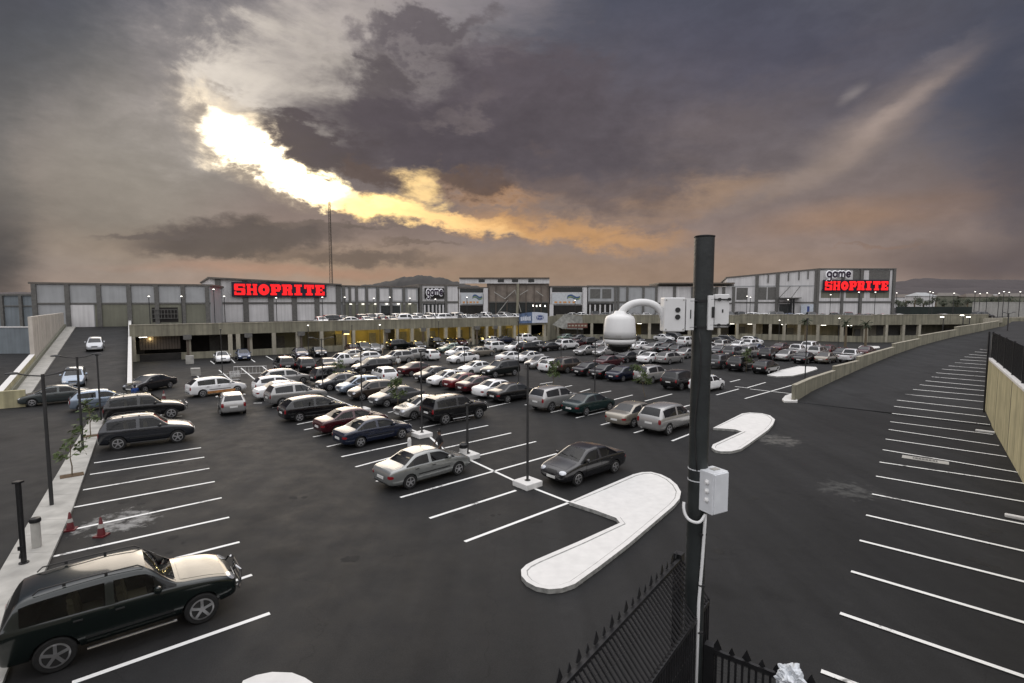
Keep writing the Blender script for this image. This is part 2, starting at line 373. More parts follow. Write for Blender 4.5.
def patch(bvh, c, d, up, w, h, nx, ny, off, m, squash=.0, solid=0.0):
    """a sheet of nx by ny cells laid on the bodywork, looked for from c along d"""
    d = Vector(d).normalized(); up = Vector(up); right = d.cross(up).normalized(); up = right.cross(d).normalized()
    P = {}; mb = MB()
    for i in range(nx+1):
        for j in range(ny+1):
            a = 2*i/nx-1; b = 2*j/ny-1
            a2 = a*(1-squash*b*b); b2 = b*(1-squash*a*a)
            o = Vector(c)-d*1.2+right*(a2*w/2)+up*(b2*h/2)
            hit, nrm, _, dist = bvh.ray_cast(o, d, 2.4)
            if hit is not None and dist < 2.3: P[(i, j)] = hit-d*off
    vs = []; ix = {}
    for k, p in P.items(): ix[k] = len(vs); vs.append(p)
    fs = [(ix[(i, j)], ix[(i+1, j)], ix[(i+1, j+1)], ix[(i, j+1)]) for i in range(nx) for j in range(ny) if all(q in ix for q in ((i, j), (i+1, j), (i+1, j+1), (i, j+1)))]
    mb.add(vs, fs, m)
    if solid:
        n = len(vs); edge = {}
        for f in fs:
            for a, b in zip(f, f[1:]+f[:1]):
                edge[(a, b)] = 1
        back = [Vector(p)+d*solid for p in vs]
        mb.add(vs+back, [(a, b, b+n, a+n) for (a, b) in edge if (b, a) not in edge], m)
    return mb if fs else None
def wheel_mesh(r, near):
    t = MB(); seg = 28 if near else 12
    t.lathe([(r*.60, -.10), (r*.93, -.105), (r, -.07), (r, .07), (r*.93, .105), (r*.60, .10)], M_tyre, n=seg, axis='Y')
    k = MB()
    k.lathe([(r*.66, -.107), (r*.66, .107)], M_trim, n=seg, axis='Y')
    for sy in (1, -1):
        vs = []; fs = []
        for j in range(seg):
            a = 2*math.pi*j/seg
            for q, yy in ((r*.70, .108), (r*.60, .112)): vs.append((q*math.cos(a), sy*yy, q*math.sin(a)))
        fs = [(2*j, 2*((j+1) % seg), 2*((j+1) % seg)+1, 2*j+1) for j in range(seg)]
        k.add(vs, fs, M_rim)
        for j in range(5):
            a = 2*math.pi*j/5+.3; rot = Matrix.Rotation(-a, 3, 'Y')
            k.box(rot@Vector((r*.34, sy*.112, 0)), (r*.58, .014, r*.17), M_rim, rot=rot)
        k.lathe([(r*.17, -.01), (r*.17, .012)], M_rim, n=10, c=(0, sy*.112, 0), axis='Y')
    return t.mesh('tyre', True), k.mesh('rim')
def make_master(kind, near):
    spec = SPEC[kind]; L = spec['L']; x0 = L/2; W = spec['W']
    bm = carve(spec, 2 if near else 1)
    parts = []                                  # (name, mesh, location, [(subname, mesh, loc)])
    bvh = BVHTree.FromBMesh(bm)
    parts.append(('body', split_mesh(bm, kind+'_body', lambda f: f.material_index != 1, [M_car, M_carglass, M_trim]), (0,0,0), []))
    gm = M_clear if near else M_carglass
    xr = spec['st'][spec['rear'][1]][0]-x0; xf = spec['st'][spec['front'][0]][0]-x0
    top = lambda f: f.material_index == 1 and f.normal.z > .18 and abs(f.normal.y) < .55 and abs(f.calc_center_median().y) < .66
    if near:
        for nm, fn in (('windscreen', lambda f: top(f) and f.calc_center_median().x > 0), ('rear_window', lambda f: top(f) and f.calc_center_median().x < 0),
                       ('side_window', lambda f: f.material_index == 1 and not top(f) and f.calc_center_median().y > 0), ('side_window', lambda f: f.material_index == 1 and not top(f) and f.calc_center_median().y < 0)):
            parts.append((nm, split_mesh(bm, nm, fn, [gm, gm, gm]), (0,0,0), []))
    else:
        for nm, fn in (('windscreen', lambda f: top(f) and f.calc_center_median().x > 0), ('rear_window', lambda f: top(f) and f.calc_center_median().x < 0),
                       ('side_window', lambda f: f.material_index == 1 and not top(f))):
            parts.append((nm, split_mesh(bm, nm, fn, [gm, gm, gm]), (0,0,0), []))
    zh = spec['hood']; ty, rm = wheel_mesh(spec['R'], near)
    for wx in spec['wx']:
        for sy in (1, -1): parts.append(('wheel', ty, (wx-x0, sy*(W/2-.12), spec['R']), [('rim', rm, (0,0,0))]))
    zt = spec['st'][1][2]-.12
    n = 6 if near else 3
    def addp(nm, mb, subs=()):
        if mb is not None: parts.append((nm, mb.mesh(nm, True), (0,0,0), list(subs)))
    for sy in (1, -1):
        addp('headlight', patch(bvh, (x0-.15, sy*.60*W/1.76, zh-.05), (-.85, -sy*.42, -.12), (0,0,1), .34, .16, n, n, .012, M_head, .25, .02))
        tall = kind in ('suv', 'hatchback', 'offroader', 'estate')
        addp('tail_light', patch(bvh, (-x0+.1, sy*.70*W/1.76, zt+(.0 if tall else -.04)), (.85, -sy*.5, 0), (0,0,1), .17 if tall else .30, .30 if tall else .13, n, n, .012, M_tail, .18, .02))
        mir = MB(); zmr = spec['st'][8][2]+.13; xm = spec['st'][8][0]-x0-.38
        mir.lathe([(.02, -.09), (.075, -.07), (.095, 0), (.075, .07), (.02, .09)], M_car, n=10, c=(xm, sy*(W/2+.07), zmr), axis='Y')
        mir.box((xm, sy*(W/2-.0), zmr-.05), (.05, .14, .03), M_trim)
        addp('wing_mirror', mir)
    addp('grille', patch(bvh, (x0, 0, zh-.07), (-1, 0, 0), (0,0,1), .62, .13, n+2, 3, .012, M_trim, .1, .02))
    addp('number_plate', patch(bvh, (x0, 0, zh-.30), (-1, 0, 0), (0,0,1), .50, .12, 4, 2, .018, M_plate, 0, .02))
    addp('number_plate', patch(bvh, (-x0, 0, zt-.13), (1, 0, 0), (0,0,1), .50, .12, 4, 2, .018, M_plate, 0, .02))
    addp('air_intake', patch(bvh, (x0, 0, zh-.44), (-1, 0, 0), (0,0,1), .95, .09, n+2, 2, .012, M_trim, .05, .015))
    if near:
        xc = spec['st'][8][0]-x0+.10; xn = x0-.30
        addp('bonnet', patch(bvh, ((xc+xn)/2, 0, spec['st'][8][3]+.5), (0, 0, -1), (1,0,0), 1.28, xn-xc, 10, 8, .006, M_car, .0, .012))
        if kind == 'sedan': addp('boot_lid', patch(bvh, ((.10+.72)/2-x0, 0, 1.5), (0, 0, -1), (1,0,0), 1.18, .56, 8, 5, .006, M_car, .0, .012))
        addp('rear_bumper_trim', patch(bvh, (-x0, 0, zt-.36), (1, 0, 0), (0,0,1), 1.15, .07, 10, 2, .012, M_trim, .05, .015))
        for sy in (1, -1): addp('side_moulding', patch(bvh, (0, sy*W/2, .58), (0, -sy, 0), (0,0,1), 1.7, .05, 12, 1, .014, M_trim, .0, .012))
    if near:
        for sy in (1, -1):
            for (a, b) in spec['doors']:
                hgt = spec['st'][5][2]-spec['st'][5][1]-.10; cz = (spec['st'][5][2]+spec['st'][5][1])/2+.03
                hd = MB(); hd.box((a+.12-x0, sy*(W/2+.012), spec['st'][5][2]-.10), (.17, .03, .03), M_trim)
                pm = patch(bvh, ((a+b)/2-x0, sy*W/2, cz), (0, -sy, 0), (0,0,1), b-a-.015, hgt, 10, 8, .007, M_car, .0, .012)
                addp('door', pm, [('handle', hd.mesh('handle'), (0,0,0))])
            if kind in ('suv', 'offroader'):
                rl = MB(); zr = spec['st'][5][3]; yr = sy*(spec['st'][5][5]-.07)
                rl.tube([(.62-x0, yr, zr-.06), (.72-x0, yr, zr+.035), (1.5-x0, yr, zr+.05), (2.5-x0, yr, zr+.03), (2.62-x0, yr, zr-.06)], .016, M_trim, n=6)
                for q in (1.15, 1.9): rl.box((q-x0, yr, zr+.01), (.06, .03, .07), M_trim)
                addp('roof_rail', rl)
                st = MB(); st.tube([(spec['wx'][0]+.55-x0, sy*(W/2+.03), .33), (spec['wx'][1]-.55-x0, sy*(W/2+.03), .33)], .035, M_chrome if kind == 'offroader' else M_trim, n=8)
                addp('side_step', st)
        s = MB()
        for (cx, cy) in ((2.45-x0, .36), (2.45-x0, -.36), (1.55-x0, .36), (1.55-x0, -.36)):
            zf = spec['st'][5][1]+.18
            s.box((cx, cy, zf+.10), (.5, .5, .16), M_seat); s.box((cx-.26, cy, zf+.42), (.13, .5, .62), M_seat, rot=Matrix.Rotation(R(-12), 3, 'Y'))
            s.box((cx-.33, cy, zf+.80), (.10, .26, .17), M_seat, rot=Matrix.Rotation(R(-12), 3, 'Y'))
        s.box((3.1-x0, 0, spec['st'][7][2]-.12), (.5, 1.35, .18), M_trim); s.box((1.9-x0, 0, spec['st'][5][1]+.06), (3.0, 1.5, .04), M_trim)
        parts.append(('seats', s.mesh('seats'), (0,0,0), [])); 
        wp = MB()
        for dy in (.0, -.55):
            A = Vector((spec['st'][8][0]-x0-.02, dy+.45, spec['st'][8][3]+.0))
            hit = bvh.ray_cast(A+Vector((-.12, 0, 1)), Vector((0,0,-1)), 3)[0]; hit2 = bvh.ray_cast(A+Vector((-.2, -.5, 1)), Vector((0,0,-1)), 3)[0]
            if hit and hit2: wp.tube([hit+Vector((0,0,.015)), hit2+Vector((0,0,.02))], .009, M_trim, n=5)
        if wp.v: addp('wiper', wp)
        if kind == 'offroader':
            bb = MB(); xb = x0+.10
            for sy in (1, -1):
                bb.tube([(xb-.22, sy*.42, .45), (xb, sy*.42, .52), (xb+.02, sy*.42, .92), (xb-.08, sy*.34, 1.02)], .03, M_chrome, n=8)
                bb.tube([(xb, sy*.42, .90), (xb-.06, sy*.78, .84), (xb-.14, sy*.86, .66), (xb-.08, sy*.70, .56), (xb, sy*.42, .56)], .022, M_black, n=8)
            for z in (.55, .75, .93): bb.tube([(xb, -.42, z), (xb, .42, z)], .024, M_black, n=8)
            addp('bull_bar', bb)
    if kind == 'pickup':
        tb = MB(); tb.box((.86-x0, 0, 1.10), (1.36, 1.36, .03), M_trim); addp('bed_cover', tb)
    bm.free(); return parts
MASTER = {}
NCAR = [0]
def put_car(kind, near, p, ang, color, label, group=None, pitch=0.0):
    key = (kind, near)
    if key not in MASTER: MASTER[key] = make_master(kind, near)
    nm = {'sedan': 'sedan', 'hatchback': 'hatchback', 'suv': 'suv', 'offroader': 'offroad_car', 'estate': 'estate_car', 'pickup': 'pickup_truck'}[kind]
    lum = sum(color)/3; ca = .45 if .06 < lum < .5 else (.75 if lum < .06 else 1.0)
    t = thing(nm, label, {'suv': 'SUV', 'offroader': 'SUV', 'estate': 'estate car', 'pickup': 'pickup truck'}.get(kind, kind), tuple(p), 0, group)
    t.rotation_euler = (0, -pitch, ang)
    for (n, me, loc, subs) in MASTER[key]:
        o = link(n, me, t); o.location = loc; o.color = (*color, ca)
        for (sn, sm, sl) in subs:
            q = link(sn, sm, o); q.location = sl; q.color = (*color, ca)
    if kind == 'pickup':
        pass
    NCAR[0] += 1; return t
CC = {'white': (.80,.80,.80), 'silver': (.40,.395,.385), 'black': (.006,.006,.007), 'dark green': (.003,.008,.007), 'dark grey': (.014,.014,.016), 'dark blue': (.009,.014,.035),
      'maroon': (.055,.007,.011), 'red': (.13,.008,.012), 'grey': (.09,.092,.097), 'green': (.005,.026,.025), 'beige': (.33,.30,.25), 'pale green': (.24,.33,.28), 'blue': (.02,.04,.10),
      'brown': (.06,.045,.035), 'pale blue': (.28,.34,.42), 'purple': (.035,.028,.055)}
# ------------------------------------------------------------------ ground, ramps, kerbs
DZ = 4.0                                            # level of the upper deck and of the street beyond
def flat(name, poly, z, m):
    mb = MB(); mb.add([(x, y, z) for x, y in poly], [tuple(range(len(poly)))], m); return struct(mb.build(name))
flat('ground', [(-6000,-6000),(6000,-6000),(6000,9000),(-6000,9000)], -.01, M_earth)
flat('car_park_asphalt', [(-120,-30),(75,-30),(110,130),(-120,130)], 0.0, M_asph)

# right-hand ramp: rises away from the camera
rs = lambda x, y: max(0.0, (x-22.7)*.8+(y-42.3)*.6)
def rz_(x, y):
    s = rs(x, y); t = min(1.0, s/66.0); return 4.0*(t*t*.35+t*.65)
RL = [at_surf(px, py, rz_) for px, py in ((795,402),(812,391.5),(835,380.5),(858.6,369.8),(876,362.3),(894,355),(919.6,346),(940,340.5),(956,336.4),(980,331.5),(999,327))]
def offs(poly, d):
    out = []
    for i, p in enumerate(poly):
        a = poly[max(i-1, 0)]; b = poly[min(i+1, len(poly)-1)]; t = Vector((b.x-a.x, b.y-a.y)).normalized()
        out.append(Vector((p.x+t.y*d, p.y-t.x*d, 0)))
    return out
RR = offs(RL, 17.0)
mb = MB(); n = len(RL); K = 8
rows = []
for i in range(n):
    rows.append([(RL[i].x+(RR[i].x-RL[i].x)*k/K, RL[i].y+(RR[i].y-RL[i].y)*k/K) for k in range(K+1)])
e = Vector((RL[-1].x-RL[-2].x, RL[-1].y-RL[-2].y)).normalized()
rows.append([(x+e.x*14, y+e.y*14) for x, y in rows[-1]])
vs = [(x, y, rz_(x, y)+.012) for r in rows for x, y in r]
mb.add(vs, [(i*(K+1)+k, i*(K+1)+k+1, (i+1)*(K+1)+k+1, (i+1)*(K+1)+k) for i in range(len(rows)-1) for k in range(K)], M_asph2)
struct(mb.build('ramp_road', smooth='all'))
# stepped wall along that ramp
mb = MB(); T = .28
groups = [(0,2),(2,3),(3,5),(5,6),(6,8),(8,10)]
for (i0, i1) in groups:
    A0, B0 = RL[i0], RL[i1]; za0, zb0 = rz_(A0.x, A0.y)+1.32, rz_(B0.x, B0.y)+.92; run = sum((RL[i+1]-RL[i]).to_2d().length for i in range(i0, i1)); acc = 0
    for i in range(i0, i1):
        A, B = RL[i].to_2d(), RL[i+1].to_2d(); d = (B-A).normalized(); nn = Vector((-d.y, d.x)); Ls = (B-A).length
        zt0 = za0+(zb0-za0)*acc/run; zt1 = za0+(zb0-za0)*(acc+Ls)/run; acc += Ls
        f = lambda x, y, A=A, d=d, zt0=zt0, zt1=zt1, Ls=Ls: zt0+(zt1-zt0)*(Vector((x, y))-A).dot(d)/Ls
        mb.prism([(p.x, p.y) for p in (A, B, B+nn*T, A+nn*T)], -.3, f, M_tan)
        mb.prism([(p.x, p.y) for p in (A-nn*.03, B-nn*.03, B+nn*(T+.03), A+nn*(T+.03))], lambda x, y, f=f: f(x, y)+.003, lambda x, y, f=f: f(x, y)+.06, M_tanlight)
wl = mb.build('ramp_wall'); tag(wl, 'long tan stepped wall climbing beside the right hand ramp', 'wall')
# white kerb foot at the near end of the wall
p = [at(x, y) for x, y in ((782,401),(785,397.5),(793,394.5),(797,397),(797.5,403),(784,402.8))]
o = MB().prism([(q.x, q.y) for q in p], 0, .16, M_conc).build('kerb_island'); bevel(o, .04)
tag(o, 'small white kerb block at the near foot of the stepped ramp wall', 'traffic island')

# raised white islands
def island(pts, label, h=.15):
    P = [at(x, y, .14) for x, y in pts]
    Pp = [Vector((q.x, q.y, 0)) for q in P]
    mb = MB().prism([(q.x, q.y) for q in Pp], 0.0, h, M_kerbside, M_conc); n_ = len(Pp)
    area = sum(Pp[i].x*Pp[(i+1) % n_].y-Pp[(i+1) % n_].x*Pp[i].y for i in range(n_)); sg = 1 if area > 0 else -1
    me = mb.mesh('kerb_island'); bm = bmesh.new(); bm.from_mesh(me)
    tf = max((f for f in bm.faces if abs(f.normal.z) > .9 and f.calc_center_median().z > h*.6), key=lambda f: f.calc_area())
    me.materials.append(M_kerbside); ks = len(me.materials)-1
    if tf is not None and (max(q.x for q in Pp)-min(q.x for q in Pp)) > 2.5:
        bmesh.ops.inset_individual(bm, faces=[tf], thickness=.17)
        r2_ = bmesh.ops.inset_individual(bm, faces=[tf], thickness=.035)
        for f in r2_['faces']: f.material_index = ks
        for v in tf.verts: v.co.z -= .018
    bm.to_mesh(me); bm.free(); o = link('kerb_island', me); bevel(o, .03, 3)
    tag(o, label, 'traffic island'); return o
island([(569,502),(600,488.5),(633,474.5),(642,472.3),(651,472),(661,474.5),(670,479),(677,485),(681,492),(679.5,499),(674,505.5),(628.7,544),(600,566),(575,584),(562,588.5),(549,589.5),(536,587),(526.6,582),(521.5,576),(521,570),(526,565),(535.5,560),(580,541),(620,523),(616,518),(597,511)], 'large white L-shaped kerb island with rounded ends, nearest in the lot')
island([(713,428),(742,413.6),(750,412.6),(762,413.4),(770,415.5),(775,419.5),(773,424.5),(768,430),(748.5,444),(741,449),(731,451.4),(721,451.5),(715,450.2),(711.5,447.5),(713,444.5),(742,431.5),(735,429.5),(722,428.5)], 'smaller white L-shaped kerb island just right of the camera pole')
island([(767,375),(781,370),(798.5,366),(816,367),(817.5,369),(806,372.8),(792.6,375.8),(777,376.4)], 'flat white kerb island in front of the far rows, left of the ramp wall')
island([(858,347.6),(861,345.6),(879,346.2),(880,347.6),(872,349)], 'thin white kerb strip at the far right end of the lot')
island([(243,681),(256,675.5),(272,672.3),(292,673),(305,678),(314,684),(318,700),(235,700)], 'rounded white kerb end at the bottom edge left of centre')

# kerb strip beside the left-hand bays
P = [at(x, y, .13) for x, y in ((104,419),(101,427),(72.5,508),(44,572),(8,668),(-40,790))]
Q = [at(x, y, .13) for x, y in ((-190,790),(-75,668),(-2,574),(38,506),(84,428),(90,419))]
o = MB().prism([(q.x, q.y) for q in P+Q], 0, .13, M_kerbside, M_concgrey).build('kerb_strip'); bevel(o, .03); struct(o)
# joints in the strip
mb = MB()
for i in range(1, 16):
    t = i/16; a = P[3]+(P[0]-P[3])*t; b = Q[2]+(Q[5]-Q[2])*t
    d = (b-a).normalized(); mb.box(((a.x+b.x)/2, (a.y+b.y)/2, .1335), ((b-a).length*.98, .02, .006), M_concgrey, rz=math.atan2(d.y, d.x))
struct(mb.build('kerb_joints'))

# painted bay lines
LZ = .006
def line(mb, a, b, w=.14, fn=None):
    a = Vector(a); b = Vector(b); d = (b-a).to_2d().normalized(); nn = Vector((-d.y, d.x))*w/2
    n_ = 1 if fn is None else 8
    for i in range(n_):
        p = a+(b-a)*i/n_; q = a+(b-a)*(i+1)/n_
        vs = [(p.x-nn.x, p.y-nn.y), (q.x-nn.x, q.y-nn.y), (q.x+nn.x, q.y+nn.y), (p.x+nn.x, p.y+nn.y)]
        mb.add([(x, y, (fn(x, y)+.022 if fn else 0)+LZ) for x, y in vs], [(0,1,2,3)], M_paint)
mb = MB()
pairs = [((269.8,613.4),(72,683)),((252,574.9),(196,594)),((239.5,542.1),(155,563.5)),((229.2,517.3),(53.5,556.5)),((221.7,497.8),(73,529.5)),((214.7,481.6),(73,507.5)),((209.3,468.4),(83,490)),((204.3,457.2),(90,474.5)),((201,447.7),(94,463)),
 ((192,430),(104,441)),((188,423),(110,432)),((182,416),(114,424)),
 ((464.8,541.7),(568,503)),((429.6,518.3),(516,490.5)),((400.3,497.5),(557,453.6)),((376,481.4),(455,459)),((478.5,455.6),(536,441.5)),((355.5,467),(430,447)),((445,448),(511,433)),
 ((341.4,456.8),(411,442)),((439,435.7),(488,425.4)),((326.8,446.8),(394,432)),((420,428),(470,418)),((313,437),(380,423.5)),((404,421),(450,412)),((304,430),(365,417.5)),((388,412.5),(432,404.5)),((297,424.5),(350,414)),((375,405),(415,398)),
 ((283,416),(338,406)),((272,408),(326,399)),((362,398),(400,391)),((350,391),(388,384.5)),
 ((569,502),(515,481)),((515,481),(470,460)),((470,460),(443,449)),((443,449),(430,437)),((430,437),(362,410)),((362,410),(300,385)),
 ((510,402.5),(480,409)),((551,412.5),(564,409.5)),((576,418),(610,410)),((601,425),(645,413)),((634,433),(664,424)),((672,441),(690,434)),((525,405),(557,398)),
 ((580,392),(590,389)),((595,394),(611,391)),((612.5,400),(632.5,395)),((645,401),(672,394)),((560,388),(572,385.5)),((540,384),(553,382)),((676,409),(690,405)),
 ((716.4,395),(738.7,389)),((730,382),(740,379.5)),((747.5,387.7),(765.6,382.4)),((745,398.6),(791.4,385.4)),((750,389),(794,394)),((735,386.5),(748,388)),
 
 ((180,349),(187,352.5)),((210.5,361),(214.5,364)),((231,359),(235,363)),((250,358.5),(255,362)),((266,356),(274,360.5)),((262,366),(267,370)),((284,355),(293,359)),((241,368),(255,379.5)),((219,370),(232,381)),((193,371),(200,379)),((218,375),(230,373.5)),
 ((253.5,403.2),(262,403)),((421,349),(432,351)),((438,384),(420,381)),((452,369.5),(463,367.5))]
for (a, b) in pairs: line(mb, at(*a), at(*b))
struct(mb.build('parking_lines'))
mb = MB()
rp = [((821,672),(900,702)),((840,614),(1040,683)),((851,572),(1060,634)),((859.5,541),(1060,591.5)),((866,515.6),(1060,560)),((872,494.5),(1050,530)),((876,476.6),(1040,505)),((879.4,462.5),(1028,484.5)),((882.7,450.1),(1019,473)),((885.6,439.4),(1006.6,457)),
 ((888.5,429.8),(999,446)),((890.2,422),(993,434.8)),((892,413.7),(990,425)),((894,406.6),(986,417)),((897,400.4),(985,410))]
for (a, b) in rp: line(mb, at_surf(*a, rz_), at_surf(*b, rz_), .14, rz_)
lp = [(905,394.5),(913,389.7),(919.7,385),(925.5,381),(931.6,377),(936,373),(942,369.3),(948.5,366),(955,362.8),(960,359.9),(964.5,357),(969,354.5),(975,352),(980,349.5)]
for i, a in enumerate(lp):
    A = at_surf(*a, rz_); B = at_surf(984+.35*i, [402,396,391,386.5,381.5,377,372.5,369,365,361.5,358.5,356,353,350.3][i], rz_); d = (B-A)
    line(mb, A, B, .14, rz_)
struct(mb.build('ramp_bay_lines'))
# oil drips where engines have stood
M_oil = mat('oil_stain', (.011,.0105,.010), .92, var=.3, scale=5)
rr = random.Random(11); mb = MB()
for (px, py) in ((118,452),(128,466),(140,478),(135,500),(150,512),(170,545),(185,462),(175,490),(480,500),(500,515),(540,520),(450,515),(540,495),(505,448),(470,438),(520,462),(930,430),(940,445),(950,470),(960,500),(975,530),(990,570),(930,415),(610,400),(640,405),(590,397),(700,560),(300,500),(340,560),(760,500)):
    c = at(px+rr.uniform(-6,6), py)
    for k in range(rr.randint(2,5)):
        r_ = rr.uniform(.05,.24); cx, cy = c.x+rr.gauss(0,.3), c.y+rr.gauss(0,.3); n_ = 14
        mb.add([(cx+r_*rr.uniform(.6,1.15)*math.cos(6.283*i/n_), cy+r_*rr.uniform(.6,1.15)*math.sin(6.283*i/n_), .0035+.0003*k) for i in range(n_)], [tuple(range(n_))], M_oil)
struct(mb.build('oil_stains'))
# drain cover on the right bays, faded road marks
c = at(925, 460); d = (at(945,463)-at(905,457))
mb = MB(); mb.box((c.x, c.y, .012), (1.9, .62, .02), M_concgrey, rz=math.atan2(d.y, d.x)); mb.box((c.x, c.y, .022), (1.0, .34, .016), M_dark, rz=math.atan2(d.y, d.x))
for k in range(7): mb.box((c.x+math.cos(math.atan2(d.y, d.x))*(k-3)*.14, c.y+math.sin(math.atan2(d.y, d.x))*(k-3)*.14, .032), (.03, .30, .01), M_concgrey, rz=math.atan2(d.y, d.x))
tag(mb.build('drain_cover'), 'rectangular drain cover with a pale surround across the right hand bay lines', 'drain cover')
for (px, py, lab) in ((1021,520,'pale wheel stop at the right edge beside the bay lines'),(985,432.5,'pale wheel stop against the foot of the cream wall')):
    c = at(px, py); o = MB().box((c.x, c.y, .07), (.9, .22, .12), M_conc, rz=R(-42)).build('wheel_stop'); bevel(o, .03); tag(o, lab, 'wheel stop')

# ------------------------------------------------------------------ left-hand ramp up to the deck
g2 = Vector((-.583, .812)); p2 = Vector((-.812, -.583))
R0 = Vector((-35.4, 48.0)); R1 = R0+g2*46.5
def lz(x, y): return max(0.0, min(4.0, ((x-R0.x)*g2.x+(y-R0.y)*g2.y+3)/48.0*4.0))
def strip(a0, a1, w0, w1, m, name, dz=.012, k=14, e0=0):
    mb = MB(); vs = []
    for i in range(k+1):
        t = a0+(a1-a0)*i/k
        for w in (w0, w1):
            q = R0+g2*t+p2*w; vs.append((q.x, q.y, lz(q.x, q.y)+dz))
    mb.add(vs, [(2*i, 2*i+1, 2*i+3, 2*i+2) for i in range(k)], m); return mb.build(name)
struct(strip(-3, 45.5, .1, 6.6, M_asph2, 'left_ramp_road'))
mb = MB()
for i in range(12):
    t0 = -4+49.5*i/12; t1 = -4+49.5*(i+1)/12
    P = [R0+g2*t0+p2*6.6, R0+g2*t1+p2*6.6, R0+g2*t1+p2*7.9, R0+g2*t0+p2*7.9]
    mb.prism([(q.x, q.y) for q in P], -.1, lambda x, y: lz(x, y)+.15, M_concgrey)
struct(mb.build('ramp_pavement'))
M_ribbed = mat('pale_panel_wall', (.60,.55,.48), .85, var=.1, scale=1, streak=.3)
mb = MB()      # outer wall: low parapet then tall panels
for i in range(10):
    t0 = -5+19.5*i/10; t1 = t0+1.95
    P = [R0+g2*t0+p2*7.9, R0+g2*t1+p2*7.9, R0+g2*t1+p2*8.35, R0+g2*t0+p2*8.35]
    mb.prism([(q.x, q.y) for q in P], -.1, lambda x, y: lz(x, y)+1.05, M_cream, M_conc)
for i in range(9):
    t0 = 14.6+31*i/9; t1 = t0+31/9-.22
    P = [R0+g2*t0+p2*7.95, R0+g2*t1+p2*7.95, R0+g2*t1+p2*8.3, R0+g2*t0+p2*8.3]
    mb.prism([(q.x, q.y) for q in P], -.1, 6.45-.02*i, M_ribbed)
    P = [R0+g2*(t1)+p2*8.0, R0+g2*(t1+.22)+p2*8.0, R0+g2*(t1+.22)+p2*8.25, R0+g2*(t1)+p2*8.25]
    mb.prism([(q.x, q.y) for q in P], -.1, 6.3, M_brown)
for i in range(12):
    t0 = -3+48*i/12; t1 = t0+4
    P = [R0+g2*t0+p2*7.72, R0+g2*t1+p2*7.72, R0+g2*t1+p2*7.9, R0+g2*t0+p2*7.9]
    mb.prism([(q.x, q.y) for q in P], -.1, lambda x, y: lz(x, y)+.55, M_olive)
e0 = R0+g2*-5+p2*7.2; mb.box((e0.x, e0.y, .55), (.35, 1.7, 1.5), M_cream, rz=math.atan2(g2.y, g2.x))
tag(mb.build('ramp_wall'), 'pale wall with tall ribbed panels along the outer side of the left ramp', 'wall')
mb = MB()      # inner wall towards the lot
for i in range(12):
    t0 = -3+48*i/12; t1 = t0+4
    P = [R0+g2*t0, R0+g2*t1, R0+g2*t1-p2*.35, R0+g2*t0-p2*.35]
    mb.prism([(q.x, q.y) for q in P], -.1, lambda x, y: lz(x, y)+.95, M_tanlight, M_conc)
tag(mb.build('ramp_wall'), 'pale sloping wall between the left ramp and the covered gate', 'wall')

# ------------------------------------------------------------------ upper deck
DA = Vector((-61.2, 84.0)); D0 = at_depth(129, 326, 69.5).to_2d(); D1 = Vector((7.2, 106.0)); D2 = Vector((9.4, 112.5)); D3 = Vector((47.7, 110.0)); D4 = Vector((69.5, 101.5)); D5 = Vector((95.5, 105.5))
P5 = [R1+p2*.0, D0, D1, D2, D3, D4, D5]
deck = MB()
base = [(R1.x, R1.y)]+[(p.x, p.y) for p in P5[1:]]
fr = Vector((-.3, 1)).normalized()
# top slab (drivable)
far = [(500, 112), (2600, 2600), (-2600, 2600), (-500, 78), (R1.x+p2.x*9, R1.y+p2.y*9)]
Uo = MB(); poly = [(R1.x, R1.y), (D0.x-.1, D0.y+.25), (D1.x, D1.y+.3), (D2.x, D2.y+.3), (D3.x, D3.y+.3), (D4.x, D4.y+.3), (D5.x, D5.y+.3)]+far
Uo.add([(x, y, DZ) for x, y in poly], [tuple(range(len(poly)))], M_asph2); struct(Uo.build('upper_deck_road'))
w = MB(); w.bar((-140, 76), (R1.x+p2.x*8.2, R1.y+p2.y*8.2), -.1, 4.0, .3, M_panelblue); w.bar((-140, 75.9), (R1.x+p2.x*8.2, R1.y+p2.y*8.2-.1), 4.0, 4.18, .5, M_conc)
tag(w.build('retaining_wall'), 'blue grey retaining wall with a pale cap at the far left', 'wall')

